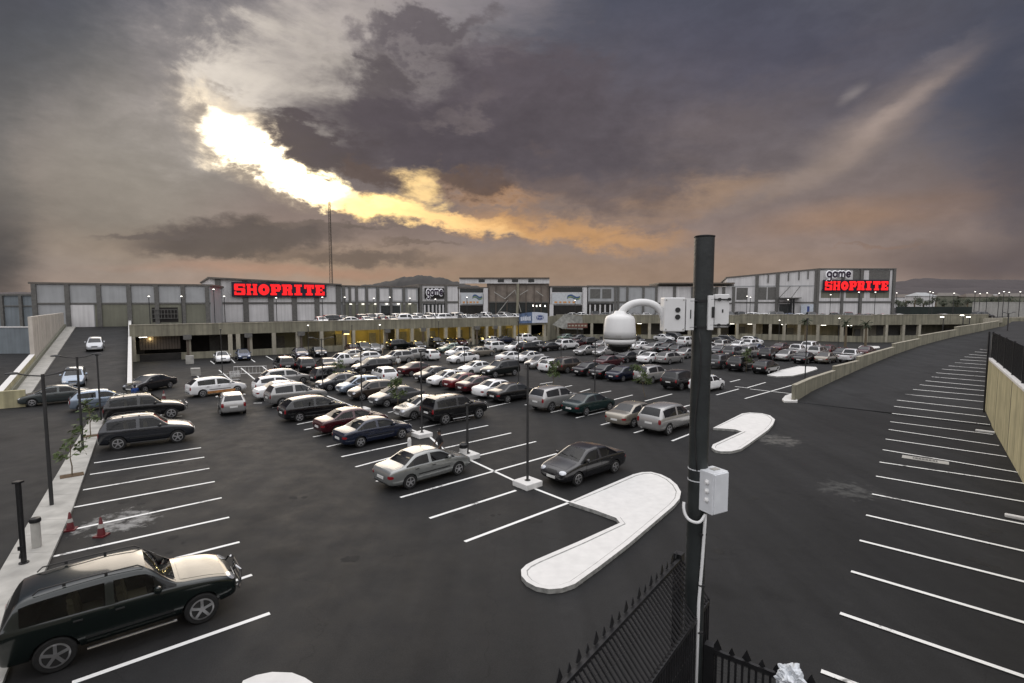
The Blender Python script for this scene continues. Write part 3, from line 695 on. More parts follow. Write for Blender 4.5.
dk = thing('parking_deck', 'long tan raised parking deck with covered bays and parapet behind the lot', 'parking deck', (0,0,0))
def facade(A, B, zp0, zp1, zlow, depth, name_cols, cols, back_mats, lowwall=True):
    """parapet band, slab, columns, low wall and the dark interior behind"""
    d = (B-A).normalized(); nn = Vector((-d.y, d.x)); L_ = (B-A).length
    m = MB(); m.bar(A, B, zp0, zp1, .3, M_tan); m.bar(A-nn*.06, B-nn*.06, zp1+.003, zp1+.10, .42, M_tanlight)
    k = int(L_/7)
    for i in range(1, k):                                    # movement joints
        q = A+d*(i*L_/k); m.box((q.x-nn.x*.012, q.y-nn.y*.012, (zp0+zp1)/2), (.05, .03, zp1-zp0-.01), M_olive, rz=math.atan2(d.y, d.x))
    m.build('parapet', dk)
    m = MB(); m.bar(A+nn*.3, B+nn*.3, zp0+.25, zp0+.55, depth, M_olive); m.build('slab', dk)
    if lowwall: m = MB(); m.bar(A+nn*.05, B+nn*.05, 0, zlow, .25, M_tan); m.build('low_wall', dk)
    # interior back wall in bays
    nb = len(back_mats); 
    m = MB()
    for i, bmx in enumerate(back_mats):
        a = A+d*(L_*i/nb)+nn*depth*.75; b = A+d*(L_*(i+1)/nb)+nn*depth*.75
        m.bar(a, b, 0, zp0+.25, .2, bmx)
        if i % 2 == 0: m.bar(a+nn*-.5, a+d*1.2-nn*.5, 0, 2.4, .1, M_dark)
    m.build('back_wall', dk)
    for c in cols:
        q = on_line(c, A, B).to_2d() if c > 5 else A+d*c
        m = MB(); m.box((q.x+nn.x*.25, q.y+nn.y*.25, zp0/2), (.55, .5, zp0), M_tanlight, rz=math.atan2(d.y, d.x))
        o = m.build('column', dk)
    return d, nn
M_y1 = mat('lit_wall_yellow', (.34,.28,.12), .8, var=.25, scale=.5); M_y2 = mat('lit_wall_ochre', (.25,.20,.07), .8, var=.3, scale=.5)  # yellow lamplight painted into the back wall colours
Dm = on_line(345, D0, D1).to_2d()
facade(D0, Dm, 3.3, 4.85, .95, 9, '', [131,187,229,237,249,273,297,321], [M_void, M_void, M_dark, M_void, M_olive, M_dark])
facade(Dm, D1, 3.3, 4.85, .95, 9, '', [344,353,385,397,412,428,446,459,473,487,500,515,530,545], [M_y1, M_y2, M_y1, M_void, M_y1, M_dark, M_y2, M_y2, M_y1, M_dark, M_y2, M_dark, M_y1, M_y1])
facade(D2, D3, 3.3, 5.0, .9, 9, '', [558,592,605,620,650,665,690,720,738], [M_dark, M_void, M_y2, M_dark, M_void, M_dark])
facade(D3, D4, 3.3, 5.2, 1.2, 7, '', [755,771,785,800,819,843], [M_tanlight, M_void, M_tanlight, M_tan, M_void])
facade(D4, D5, 3.4, 5.3, 1.3, 6, '', [868,888,905,921], [M_tanlight, M_dark, M_dark, M_tan, M_tan])
m = MB(); m.bar(D1, D2, 0, 4.9, .3, M_tan); m.build('side_wall', dk)
m = MB(); m.bar(D5+Vector((-2,-.4)), RL[-1].to_2d()+Vector((24,19)), 0, 4.7, .3, M_tan); m.build('end_wall', dk)
# covered gate at the left end
gq = on_line(158, D0, D1).to_2d(); gd = (D1-D0).normalized(); gn = Vector((-gd.y, gd.x))
m = MB(); a = on_line(137, D0, D1).to_2d(); b = on_line(179, D0, D1).to_2d()
for i in range(14): m.bar(a+gn*1.5+(b-a)*i/14, a+gn*1.5+(b-a)*(i+.85)/14, 1.4, 3.28, .06, M_brown)
m.build('roller_shutter', dk)
m = MB(); m.bar(a-gn*.02, b-gn*.02, -.05, .955, .4, M_void); m.build('gate_mouth_shade', dk)  # solid dark slab over the low wall, painted as the shaded opening
# lamps under the slab
k = 0
for px in (352,361,371,392,404,418,436,452,470,490,506,520,535,548):
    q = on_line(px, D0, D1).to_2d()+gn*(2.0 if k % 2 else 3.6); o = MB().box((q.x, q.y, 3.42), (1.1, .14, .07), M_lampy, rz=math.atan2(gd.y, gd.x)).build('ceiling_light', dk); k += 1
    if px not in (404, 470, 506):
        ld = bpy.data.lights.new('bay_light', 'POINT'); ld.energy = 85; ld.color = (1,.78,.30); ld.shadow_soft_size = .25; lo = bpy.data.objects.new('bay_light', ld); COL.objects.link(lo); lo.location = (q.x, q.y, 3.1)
for px in (140,300,640,668,733,751,785,825,851):
    A_, B_ = (D0, D1) if px < 500 else ((D2, D3) if px < 740 else (D3, D4))
    q = on_line(px, A_, B_).to_2d(); dd = (B_-A_).normalized(); o = MB().box((q.x-(-dd.y)*.1, q.y-dd.x*.1+.3, 3.22), (.9, .10, .05), M_lamp, rz=math.atan2(dd.y, dd.x)).build('ceiling_light', dk)
    if px in (733,785,825,140,640):
        ld = bpy.data.lights.new('bay_light', 'POINT'); ld.energy = 45; ld.color = (1,.80,.42); ld.shadow_soft_size = .25; lo = bpy.data.objects.new('bay_light', ld); COL.objects.link(lo); lo.location = (q.x, q.y+1.6, 2.9)

# dark box floodlights on the deck columns
n_ = 0
for px, who in ((186,'beside the covered gate'),(247,'above the blue parked car'),(300,'left of the yellow lit bays'),(345,'at the start of the yellow lit bays'),(386,'on the deck front left of the small store sign'),(422,'on the deck front under the small store sign'),(476,'on the deck front left of centre'),(494,'on the deck front near the entrance hall')):
    q = on_line(px, D0, D1).to_2d()-gn*.35
    t = thing('box_floodlight', 'dark box floodlight '+who, 'floodlight', (q.x, q.y, 0), math.atan2(gd.y, gd.x), 'box floodlights along the deck front')
    MB().box((0, 0, 3.1), (1.0, .55, .6), M_dark).build('housing', t); MB().box((0, .1, 1.55), (.28, .2, 2.9), M_brown).build('post', t)
    MB().box((0, -.26, 2.78), (.8, .1, .04), M_lampy if px == 345 else M_dark).build('lens', t)

# ------------------------------------------------------------------ street terrace on the right, where the camera stands too
w0 = at(1040, 509.5).to_2d(); wa = at(1016, 470).to_2d(); wb = at(985, 411, .2).to_2d(); wd = (wb-wa).normalized()
wnear = wa-wd*28.0; wn = Vector((wd.y, -wd.x))
wc = at_surf(991, 350, rz_).to_2d(); we = at_surf(1012, 322, rz_).to_2d()
tz = 4.1
T_ = MB(); poly = [(-30, 5.15), (wnear.x-.1, 5.15), (wnear.x+.3, wnear.y), (wb.x+.3, wb.y), (wc.x, wc.y), (we.x, we.y), (we.x+30, we.y+16), (200, 100), (200, -40), (-30, -40)]
T_.prism(poly[::-1], -.1, tz-.001, M_concgrey, M_asph2); struct(T_.build('street_terrace'))
m = MB(); m.bar(wb, wnear, 0, tz-.15, .3, M_cream, off=-.30 if False else 0); m.bar(wb-wn*.05, wnear-wn*.05, tz-.147, tz-.02, .42, M_conc)
k = 7
for i in range(0, k+1):
    q = wb+(wnear-wb)*i/k; m.box((q.x-wn.x*.0, q.y-wn.y*.0, (tz-.2)/2), (.02, .03, tz-.25), M_olive, rz=math.atan2(wd.y, wd.x))
tag(m.build('retaining_wall'), 'cream rendered retaining wall under a black fence at the right edge', 'wall')
q = wb-wd*.8-wn*.12; tag(MB().tube([(q.x, q.y, 0), (q.x, q.y, tz+1.9)], .055, M_black, n=8).build('downpipe'), 'thin black pipe rising on the end of the cream wall', 'pipe')
# fence on the wall
fz0, fz1 = tz-.02, tz+1.85
ft = thing('railing_fence', 'black steel railing fence standing on the cream wall at the right', 'fence', (0,0,0))
LEN = (wnear-wb).length; npost = 12
for i in range(npost+1):
    q = wb-wd*(LEN*i/npost); MB().box((q.x+wn.x*.15, q.y+wn.y*.15, (fz0+fz1)/2), (.10, .10, fz1-fz0), M_black, rz=math.atan2(wd.y, wd.x)).build('post', ft)
for z in (fz0+.12, fz1-.12): MB().bar(wb+wn*.18, wnear+wn*.18, z, z+.05, .05, M_black, off=0).build('rail', ft)
m = MB(); nb = int(LEN/.11)
for i in range(nb):
    q = wb-wd*(LEN*(i+.5)/nb)+wn*.15; m.box((q.x, q.y, (fz0+fz1)/2), (.018, .045, fz1-fz0-.1), M_black, rz=math.atan2(wd.y, wd.x))
m.build('infill_bars', ft)
# low kerb walls at the head of the ramp
m = MB(); a = at_surf(985, 322.5, lambda x, y: 4.0).to_2d(); b = at(1030, 319.5, 4.1).to_2d(); m.bar(a, b, 3.8, 4.75, .3, M_tanlight); tag(m.build('kerb_wall'), 'low pale wall across the head of the right hand ramp', 'wall')
# ------------------------------------------------------------------ shops on the deck
def text_mesh(name, body, size, m, bold=.0, extrude=.06, sp=1.0, xs=1.0):
    cu = bpy.data.curves.new(name, 'FONT'); cu.body = body; cu.size = size; cu.offset = bold; cu.extrude = extrude; cu.space_character = sp
    cu.align_x = 'CENTER'; cu.align_y = 'CENTER'; cu.resolution_u = 3
    o = bpy.data.objects.new(name, cu); COL.objects.link(o); bpy.context.view_layer.update()
    dg = bpy.context.evaluated_depsgraph_get(); me = bpy.data.meshes.new_from_object(o.evaluated_get(dg)); bpy.data.objects.remove(o)
    me.materials.clear(); me.materials.append(m)
    me.transform(Matrix.Rotation(R(90), 4, 'X')@Matrix.Scale(xs, 4, (1,0,0)))
    return me
def rot_of(A, B): return math.atan2(B[1]-A[1], B[0]-A[0])
def shop(name, label, A, B, z0, zA, zB, depth, m, pil=(), pw=.7, bands=(), roofm=None, roof_over=.0, pm=None, rz=None):
    A = Vector(A[:2]); B = Vector(B[:2]); d = (B-A).normalized(); nn = Vector((-d.y, d.x)); L_ = (B-A).length; ang = rot_of(A, B)
    t = thing(name, label, 'building', (A.x, A.y, z0))
    inv = Vector((A.x, A.y, z0))
    def rel(mb): mb.v = [(v[0]-inv.x, v[1]-inv.y, v[2]-inv.z) for v in mb.v]; return mb
    zt = lambda x, y: zA+(zB-zA)*max(0, min(1, (Vector((x, y))-A).dot(d)/L_))
    rel(MB().bar(A, B, z0, zt, depth, m)).build('wall', t)
    for px in pil:
        q = on_line(px, A, B).to_2d(); zz = zt(q.x, q.y)
        rel(MB().box((q.x-nn.x*.09, q.y-nn.y*.09, (z0+zz)/2), (pw, .36, zz-z0-.02), pm or M_dark, rz=ang)).build('pilaster', t)
    for (zb, h) in bands:
        rel(MB().bar(A-nn*.16, B-nn*.16, zb, zb+h, .15, pm or M_dark)).build('band', t)
    if roofm:
        P = [A-nn*(.25+roof_over)-d*.3, B-nn*(.25+roof_over)+d*.3, B+nn*(depth+.3)+d*.3, A+nn*(depth+.3)-d*.3]
        z_ = lambda x, y: zt(x, y)+.004
        rel(MB().prism([(p.x, p.y) for p in P], z_, lambda x, y: zt(x, y)+.28, roofm)).build('roof', t)
    return t, rel, d, nn, zt
# left warehouse
A = Vector((-72.9, 80.2)); B = Vector((-50.9, 88.6)); B = on_line(211, A, B).to_2d()
t, rel, d, nn, zt = shop('warehouse', 'long grey panelled warehouse at the left end of the upper deck', A, B, DZ, 10.65, 10.55, 30, M_panelgrey, (35.5,68.5,100,130,157.5,184,208), .6, ((7.55,.25),), M_roof)
a = on_line(95, A, B).to_2d(); b = on_line(207, A, B).to_2d()
rel(MB().bar(a-nn*.06, b-nn*.06, DZ, 7.5, .05, M_olive)).build('lower_cladding', t)
a = on_line(68.5, A, B).to_2d(); b = on_line(94, A, B).to_2d()
rel(MB().bar(a-nn*.08, b-nn*.08, DZ, 7.45, .06, M_panel)).build('lower_cladding', t)
a = on_line(152, A, B).to_2d(); b = on_line(178, A, B).to_2d()
m = MB(); 
for z in (5.2, 5.9, 6.6): m.bar(a-nn*.5, b-nn*.5, z, z+.08, .08, M_dark)
for i in range(9): q = a+(b-a)*i/8-nn*.46; m.box((q.x, q.y, 5.9), (.06, .06, 1.5), M_dark, rz=rot_of(a, b))
m.bar(a-nn*.09, b-nn*.09, 4.6, 7.0, .08, M_void)
rel(m).build('service_grille', t)
# far-left low shed
A = Vector((-100, 84)); B = Vector((-73.4, 83))
shop('shed', 'lower grey shed at the far left edge beyond the ramp', A, B, DZ, 8.9, 8.9, 14, M_panelblue, (3, 22), .5, ((7.2,.15),), M_dark)
# main supermarket block
A = at_depth(211, 300, 92).to_2d(); A = Vector((-.5715*99.5, 99.5)); B = on_line(340, A, A+Vector((.84,.54))*40).to_2d()
t, rel, d, nn, zt = shop('supermarket', 'white panelled supermarket block behind the large red sign', A, B, DZ, 12.25, 11.35, 34, M_panel, (219,246,271,294.5,317,338.5), .95, ((7.45,.35),), M_roof, .5)
SB0, SB1 = on_line(232.5, A-nn*.75, B-nn*.75).to_2d(), on_line(327, A-nn*.75, B-nn*.75).to_2d()
M_signred = emis('sign_red', (1,.008,.012), .85); M_signyel = emis('sign_edge', (.30,.02,.02), .12); M_navy = mat('sign_backing_navy', (.012,.012,.035), .5)
M_signwhite = emis('sign_white', (.8,.8,.82), .22)
SLAB = {  # block letters on a 6 x 8 grid: x0, y0, x1, y1
 'S': [(.2,6.5,5.9,8),(0,3.6,2.0,7.4),(.3,3.3,5.7,4.8),(4.0,.6,6,4.4),(.1,0,5.8,1.5),(4.9,5.6,6,8),(0,0,1.1,2.5)],
 'H': [(.4,0,2.1,8),(3.9,0,5.6,8),(2,3.3,4,4.7),(0,0,2.5,1.1),(3.5,0,6,1.1),(0,6.9,2.5,8),(3.5,6.9,6,8)],
 'P': [(.6,0,2.9,8),(0,0,3.6,1.4),(0,6.6,3,8),(2,6.3,5.4,8),(4,3.9,6.1,7.4),(2,2.7,5.4,4.3)],
 'R': [(.6,0,2.9,8),(0,0,3,1.4),(0,6.6,3,8),(2,6.3,5.4,8),(4,4.4,6,7.4),(2,3.2,5.2,4.7),(3.7,0,5.6,3.8),(4,0,6.3,1.4)],
 'I': [(1.8,0,4.2,8),(.7,0,5.3,1.5),(.7,6.5,5.3,8)],
 'T': [(1.8,0,4.2,8),(.9,0,5.1,1.4),(0,6.3,6,8),(0,5,1.2,8),(4.8,5,6,8)],
 'E': [(.6,0,2.9,8),(0,0,5.8,1.7),(0,6.3,5.8,8),(2,3.2,4.6,4.8),(4.7,0,5.9,2.8),(4.7,5.2,5.9,8)]}
def slab_word(word, w, h, m, me, depth=.18):
    """letters centred on 0, standing in x-z, facing -y"""
    mb = MB(); me_ = MB(); n = len(word); cw = w/n
    for i, c in enumerate(word):
        ox = -w/2+cw*i+cw*.06; sx = cw*.88/6; sz = h/8
        if c == 'O':
            for (g, mm, mbx, y) in ((0.0, m, mb, 0), (.0, me, me_, .03)):
                vs = []; k = 20; r0 = 1.0+(.10 if mm is me else 0); r1 = .36-(.08 if mm is me else 0)
                for j in range(k):
                    a = 2*math.pi*j/k
                    for rr in (r0, r1):
                        for yy in (-depth+y, y): vs.append((ox+sx*3+rr*sx*3.1*math.cos(a)*(1 if rr == r0 else .75), yy, rr*h/2*math.sin(a)))
                fs = []
                for j in range(k):
                    q = (j+1) % k
                    for (u, v) in ((0, 1), (1, 3), (3, 2), (2, 0)): fs.append((4*j+u, 4*q+u, 4*q+v, 4*j+v))
                mbx.add(vs, fs, mm)
            continue
        for j, (x0, y0, x1, y1) in enumerate(SLAB[c]):
            e = .004*j
            mb.box((ox+sx*(x0+x1)/2, -depth/2-e/2, (y0+y1)/2*sz-h/2), (sx*(x1-x0), depth+e, sz*(y1-y0)), m)
            me_.box((ox+sx*(x0+x1)/2, -depth/2+.03+e/2, (y0+y1)/2*sz-h/2), (sx*(x1-x0)+.12, depth-.04+e, sz*(y1-y0)+.12), me)
    return mb, me_
def slab_sign(P0, P1, zc, h, label):
    c = (P0+P1)/2; w = (P1-P0).length
    s = thing('shop_sign', label, 'sign', (c.x, c.y, zc), rot_of(P0, P1))
    MB().box((0, .12, 0), (w, .14, h*1.16), M_navy).build('backing', s)
    a, b = slab_word('SHOPRITE', w*.965, h*.86, M_signred, M_signyel)
    a.build('letters', s); b.build('letter_edge', s)
slab_sign(SB0, SB1, 8.2+9.6*SB0.y/526+.2, 2.45, 'wide red illuminated SHOPRITE sign on the white block at left')
# wing between the supermarket and the small store sign
A2 = B+Vector((.2,.2)); B2 = on_line(418, A2, A2+Vector((.90,.44))*40).to_2d()
t, rel, d, nn, zt = shop('shop_wing', 'grey shop wing with tall windows right of the supermarket block', A2, B2, DZ, 11.1, 11.0, 26, M_panelgrey, (344,350,357,367,378,391,404), .55, ((7.55,.3),), M_roof)
for (pa, pb) in ((346,355),(358,365),(368,376),(380,389),(393,402),(408,416)):
    a = on_line(pa, A2, B2).to_2d(); b = on_line(pb, A2, B2).to_2d(); rel(MB().bar(a-nn*.05, b-nn*.05, 8.1, 10.6, .045, M_panel)).build('upper_panel', t)
a = on_line(381, A2, B2).to_2d(); b = on_line(400, A2, B2).to_2d(); rel(MB().bar(a-nn*.06, b-nn*.06, 4.6, 7.0, .05, M_glassb)).build('shopfront', t)
a = on_line(342, A2, B2).to_2d(); b = on_line(417, A2, B2).to_2d()
for (pa, pb) in ((343,379),(401,417)):
    a = on_line(pa, A2, B2).to_2d(); b = on_line(pb, A2, B2).to_2d(); rel(MB().bar(a-nn*.07, b-nn*.07, DZ, 7.5, .06, M_olive)).build('lower_cladding', t)
m = MB()
for i in range(13):
    q = A2+(B2-A2)*(i+.5)/13; m.box((q.x-nn.x*.25, q.y-nn.y*.25, 7.35), (.5, .2, .07), M_lamp if i % 2 else M_panel, rz=rot_of(A2, B2))
rel(m).build('downlights', t)
# small store front with the round-lettered sign
A3 = on_line(420, B2, B2+Vector((.92,.39))*20).to_2d(); B3 = on_line(458, A3, A3+Vector((.92,.39))*30).to_2d()
t, rel, d, nn, zt = shop('store_front', 'pale store front under the small black and white game sign', A3, B3, DZ, 11.55, 11.5, 20, M_panel, (421,446), .6, ((7.5,.45),), M_roof)
a = on_line(423, A3, B3).to_2d(); b = on_line(445, A3, B3).to_2d(); rel(MB().bar(a-nn*.06, b-nn*.06, DZ, 7.4, .05, M_glassb)).build('shopfront', t)
for px in (424.5,428.5,432.5,436,439.5,443): q = on_line(px, A3, B3).to_2d(); rel(MB().box((q.x-nn.x*.14, q.y-nn.y*.14, 5.6), (.38, .14, 3.0), M_panel, rz=rot_of(A3, B3))).build('mullion', t)
def round_word(word, h, m, rad=.19):
    """soft round lower-case strokes: centre-lines on a unit grid, thick tubes flattened"""
    arc = lambda cx, cz, r, a0, a1, k=14: [(cx+r*math.cos(R(a0+(a1-a0)*i/k)), cz+r*math.sin(R(a0+(a1-a0)*i/k))) for i in range(k+1)]
    G = {'g': ([arc(.5,.5,.42,0,360), [(.92,.9),(.92,-.25)], arc(.5,-.25,.42,0,-150)], 1.25), 'a': ([arc(.5,.5,.42,0,360), [(.92,.95),(.92,.05)]], 1.25),
         'm': ([[(.08,.05),(.08,.95)], arc(.40,.60,.32,180,0), [(.72,.6),(.72,.05)], arc(1.04,.60,.32,180,0), [(1.36,.6),(1.36,.05)]], 1.68), 'e': ([arc(.5,.5,.42,0,320), [(.1,.5),(.9,.5)]], 1.2)}
    mb = MB(); x = 0; tot = sum(G[c][1] for c in word)-.2
    for c in word:
        for st in G[c][0]:
            mb.tube([((p[0]+x-tot/2)*h, 0, (p[1]-.35)*h) for p in st], h*rad, m, n=8)
        x += G[c][1]
    mb.v = [(v[0], v[1]*.5, v[2]) for v in mb.v]; return mb, tot*h
def round_sign(P0, P1, zc, h, label, board):
    c = (P0+P1)/2; w = (P1-P0).length
    s = thing('shop_sign', label, 'sign', (c.x, c.y, zc), rot_of(P0, P1))
    if board: o = MB().box((0, .14, 0), (w*1.05, .12, h*1.15), M_void).build('backing', s)
    for nm_, rad, mm, yy in (('letter_outline', .33, M_signwhite, -.04), ('letters', .17, mat('sign_purple', (.022,.008,.03), .5), -.22)):
        wm, ww = round_word('game', h*.62, mm, rad); k = w*.86/ww; wm.v = [(v[0]*k, v[1]*.5+yy, v[2]*.92) for v in wm.v]; wm.build(nm_, s)
P0 = on_line(425.5, A3-nn*.5, B3-nn*.5).to_2d(); P1 = on_line(444, A3-nn*.5, B3-nn*.5).to_2d(); round_sign(P0, P1, 8.2+6.8*P0.y/526, 2.1, 'small black and white game sign over the middle store front', True)
# poster wall left of the entrance
def poster(P0, P1, z0, z1, label, flip=False):
    c = (P0+P1)/2; w = (P1-P0).length; h = z1-z0
    s = thing('poster', label, 'poster', (c.x, c.y, z0), rot_of(P0, P1))
    Mp = mat('poster_white', (.55,.58,.60), .5); Mo = mat('poster_orange', (.62,.30,.10), .5); Mb_ = mat('poster_blue', (.05,.10,.22), .5); Mg = mat('poster_green', (.35,.45,.05), .5)
    MB().box((0, 0, h/2), (w, .08, h), Mp).build('sheet', s)
    k = -1 if flip else 1
    for j, (mm, ox, oz) in enumerate(((Mb_, 0, 0), (Mg, .06*w, .5), (Mb_, .03*w, .95))):
        pts = [(k*(.02*w+.42*w*i/8)+ox*.4*k, -.06-.012*j, h*.45+oz*.35+.38*math.sin(i*.75)*h*.3) for i in range(9)]
        m = MB(); vs = []
        for x, y, z in pts: vs += [(x, y, z), (x, y, z+.55-.04*j)]
        m.add(vs, [(2*i, 2*i+1, 2*i+3, 2*i+2) for i in range(8)], mm); m.build('swoosh', s)
    m = MB()
    for i, ww in enumerate((1.1,.8,1.3,.7,1.0)): m.box((-w*.42+w*.155*i+w*.05, -.06, h*.15), (ww*w*.09, .02, h*.16), Mo)
    m.build('lettering_band', s)
A4 = on_line(459, B3, B3+Vector((.92,.39))*20).to_2d(); B4 = on_line(486, A4, A4+Vector((.97,.24))*30).to_2d()
t, rel, d, nn, zt = shop('entrance_wing', 'white entrance wing with a colourful poster, left of the brown hall', A4, B4, DZ, 11.0, 11.0, 14, M_panel, (), .5, (), M_roof)
a = on_line(460, A4, B4).to_2d(); b = on_line(483, A4, B4).to_2d(); rel(MB().bar(a-nn*.06, b-nn*.06, DZ, 7.0, .05, M_void)).build('shopfront', t)  # flat dark sheet stands for the shaded recess under the poster
rel(MB().bar(a-nn*.06, b-nn*.06, 10.0, 10.9, .05, M_glassb)).build('window_strip', t)
rel(MB().box(((B4.x), (B4.y-.6), 7.5), (1.0, .8, 7.0), M_panel)).build('pillar', t)
poster(on_line(461, A4-nn*.35, B4-nn*.35).to_2d(), on_line(483, A4-nn*.35, B4-nn*.35).to_2d(), 7.3, 9.9, 'white poster with a blue and green swoosh left of the brown hall')
# entrance hall
A5 = on_line(487, B4, B4+Vector((1,.05))*20).to_2d(); B5 = on_line(549, A5, A5+Vector((1,.0))*30).to_2d()
t, rel, d, nn, zt = shop('entrance_hall', 'tall brown entrance hall under a flat roof with a window strip', A5, B5, DZ, 12.6, 12.6, 16, mat('hall_front', (.24,.20,.165), .5, var=.3, scale=.5), (), .5, (), None)  # warm interior light put into the paler front colour
inv = 0
Af = on_line(460, A5, B5).to_2d(); 
rel(MB().bar(Af-nn*1.2, B5-nn*1.2, 13.25, 13.5, 15, M_brown)).build('roof', t)
rel(MB().bar(Af-nn*.8, B5-nn*.8, 12.1, 13.246, .3, M_panel)).build('clerestory', t)
for (pa, pb) in ((479,485),(498,504),(512,518),(528,534)): a = on_line(pa, A5, B5).to_2d(); b = on_line(pb, A5, B5).to_2d(); rel(MB().bar(a-nn*.86, b-nn*.86, 12.4, 13.1, .05, M_glassb)).build('window', t)
rel(MB().bar(A5-nn*.3, B5-nn*.3, DZ, 7.6, .25, M_glassb)).build('glazed_front', t)
for px in (489,496,507,518,526,534,541,548):
    q = on_line(px, A5, B5).to_2d(); rel(MB().box((q.x-nn.x*.45, q.y-nn.y*.45, 7.9), (.18, .22, 7.8), M_brown, rz=0)).build('mullion', t)
rel(MB().bar(A5-nn*.55, B5-nn*.55, 7.6, 7.85, .2, M_dark)).build('band', t)
for (a_, b_) in (((494,292),(505,299)),((505,299),(515,290)),((515,290),(521,312)),((494,318),(508,300)),((520,295),(528,290)),((536,291),(543,296))):
    p0 = at_depth(a_[0], a_[1], A5.y-1.2); p1 = at_depth(b_[0], b_[1], A5.y-1.2); rel(MB().tube([p0, p1], .09, M_concgrey, n=5)).build('brace', t)
q = on_line(517, A5, B5); rel(MB().tube([(q.x, q.y-1.4, DZ), (q.x+.2, q.y-1.4, 12)], .32, M_tan, n=10)).build('column', t)
for i, px in enumerate((533,536.5,540,545)): q = on_line(px, A5, B5); rel(MB().box((q.x, q.y-.42, 6.9-.1*(i % 2)), (.2, .06, .35), M_lamp)).build('wall_light', t)
# right poster bay and the long gallery behind the camera dome
A6 = on_line(550, B5, B5+Vector((1,.0))*20).to_2d(); B6 = on_line(587, A6, A6+Vector((1,-.05))*30).to_2d()
t, rel, d, nn, zt = shop('entrance_wing', 'white entrance wing with a poster, right of the brown hall', A6, B6, DZ, 11.3, 11.3, 14, M_panel, (), .5, (), M_roof)
a = on_line(552, A6, B6).to_2d(); b = on_line(582, A6, B6).to_2d(); rel(MB().bar(a-nn*.06, b-nn*.06, DZ, 7.0, .05, M_void)).build('shopfront', t); rel(MB().bar(a-nn*.06, b-nn*.06, 10.1, 11.2, .05, M_glassb)).build('window_strip', t)
rel(MB().box((A6.x+.3, A6.y-.5, 5.6), (.9, .8, 3.2), M_panel)).build('pillar', t); rel(MB().box((B6.x-.6, B6.y-.5, 7.5), (.9, .8, 6.9), M_panel)).build('pillar', t)
poster(on_line(552, A6-nn*.35, B6-nn*.35).to_2d(), on_line(581, A6-nn*.35, B6-nn*.35).to_2d(), 7.3, 9.9, 'white poster with a swoosh and orange lettering right of the brown hall')
A7 = on_line(588, B6, B6+Vector((1,-.05))*20).to_2d(); B7 = on_line(656, A7, A7+Vector((1,-.04))*30).to_2d()
t, rel, d, nn, zt = shop('shop_gallery', 'grey panelled shop gallery seen through the arm of the camera', A7, B7, DZ, 11.4, 11.3, 20, M_panelgrey, (615,618,627,643,656), .5, ((7.5,.4),), M_roof)
for (pa, pb) in ((590,600),(602,611)): a = on_line(pa, A7, B7).to_2d(); b = on_line(pb, A7, B7).to_2d(); rel(MB().bar(a-nn*.06, b-nn*.06, 8.6, 10.8, .05, M_dark)).build('window', t)
for px in (590,595,600,605,610): q = on_line(px, A7, B7).to_2d(); rel(MB().box((q.x-nn.x*.14, q.y-nn.y*.14, 5.6), (.35, .14, 3.0), M_panel, rz=rot_of(A7, B7))).build('mullion', t)
a = on_line(588, A7, B7).to_2d(); b = on_line(613, A7, B7).to_2d(); rel(MB().bar(a-nn*.05, b-nn*.05, DZ, 7.4, .04, M_void)).build('shopfront', t)
A8 = on_line(657, B7, B7+Vector((1,-.04))*20).to_2d(); B8 = on_line(734, A8, A8+Vector((1,-.06))*40).to_2d()
t, rel, d, nn, zt = shop('shop_gallery', 'panelled gallery under a thin brown roof behind the camera pole', A8, B8, DZ, 11.4, 11.3, 20, M_panel, (674,692,716,723,733), .6, ((7.3,.3),), None)
P = [A8-nn*1.2, on_line(732, A8, B8).to_2d()-nn*1.2, on_line(732, A8, B8).to_2d()+nn*10, A8+nn*10]
rel(MB().prism([(p.x, p.y) for p in P], 11.9, 12.25, M_brown)).build('roof', t)
rel(MB().bar(A8+nn*.5, B8+nn*.5, 11.4, 11.9, .3, M_dark)).build('roof_gap', t)
a = on_line(697, A8, B8).to_2d(); b = on_line(715, A8, B8).to_2d(); rel(MB().bar(a-nn*.06, b-nn*.06, 8.7, 11.0, .05, M_dark)).build('window', t)
# big box with both signs
A9 = Vector((.405*133, 133.0)); B9 = Vector((.578*124, 124.0)); A9 = on_line(726, B9, B9+Vector((-.94,.34))*20).to_2d()
t, rel, d, nn, zt = shop('superstore', 'tall white superstore carrying two signs at the right end', A9, B9, DZ, 13.6, 15.35, 40, M_panel, (756,776.5,815), .75, ((7.5,.3),), M_roof, 0, M_dark)
for (pa, pb, zb, zc_) in ((727,733,8.3,11.2),(736,747,8.3,11.2),(757,766,8.3,11.3),(767,776,8.3,11.3)):
    a = on_line(pa, A9, B9).to_2d(); b = on_line(pb, A9, B9).to_2d(); rel(MB().bar(a-nn*.06, b-nn*.06, zb, zc_, .05, M_dark)).build('window', t)
rel(MB().bar(A9-nn*.08, B9-nn*.08, 11.45, 11.7, .07, M_panelgrey)).build('string_course', t)
for px in (767,787,797.5,806.5): q = on_line(px, A9, B9).to_2d(); rel(MB().box((q.x-nn.x*.14, q.y-nn.y*.14, zt(q.x, q.y)-1.1), (.25, .14, 1.9), M_dark, rz=rot_of(A9, B9))).build('downpipe', t)
Bc = on_line(893.5, B9, B9+Vector((1,.02))*30).to_2d(); df = (Bc-B9).normalized(); nf = Vector((-df.y, df.x))
rel(MB().bar(B9, Bc, DZ, 15.4, 1.0, M_panelgrey, off=-.002)).build('wall', t); rel(MB().bar(B9+nf*1.0, Bc+nf*1.0, DZ, 15.3, 30, M_panelgrey)).build('wall', t)
rel(MB().bar(B9-nf*.3, Bc-nf*.3, 15.404, 15.62, 3, M_dark)).build('roof_edge', t)
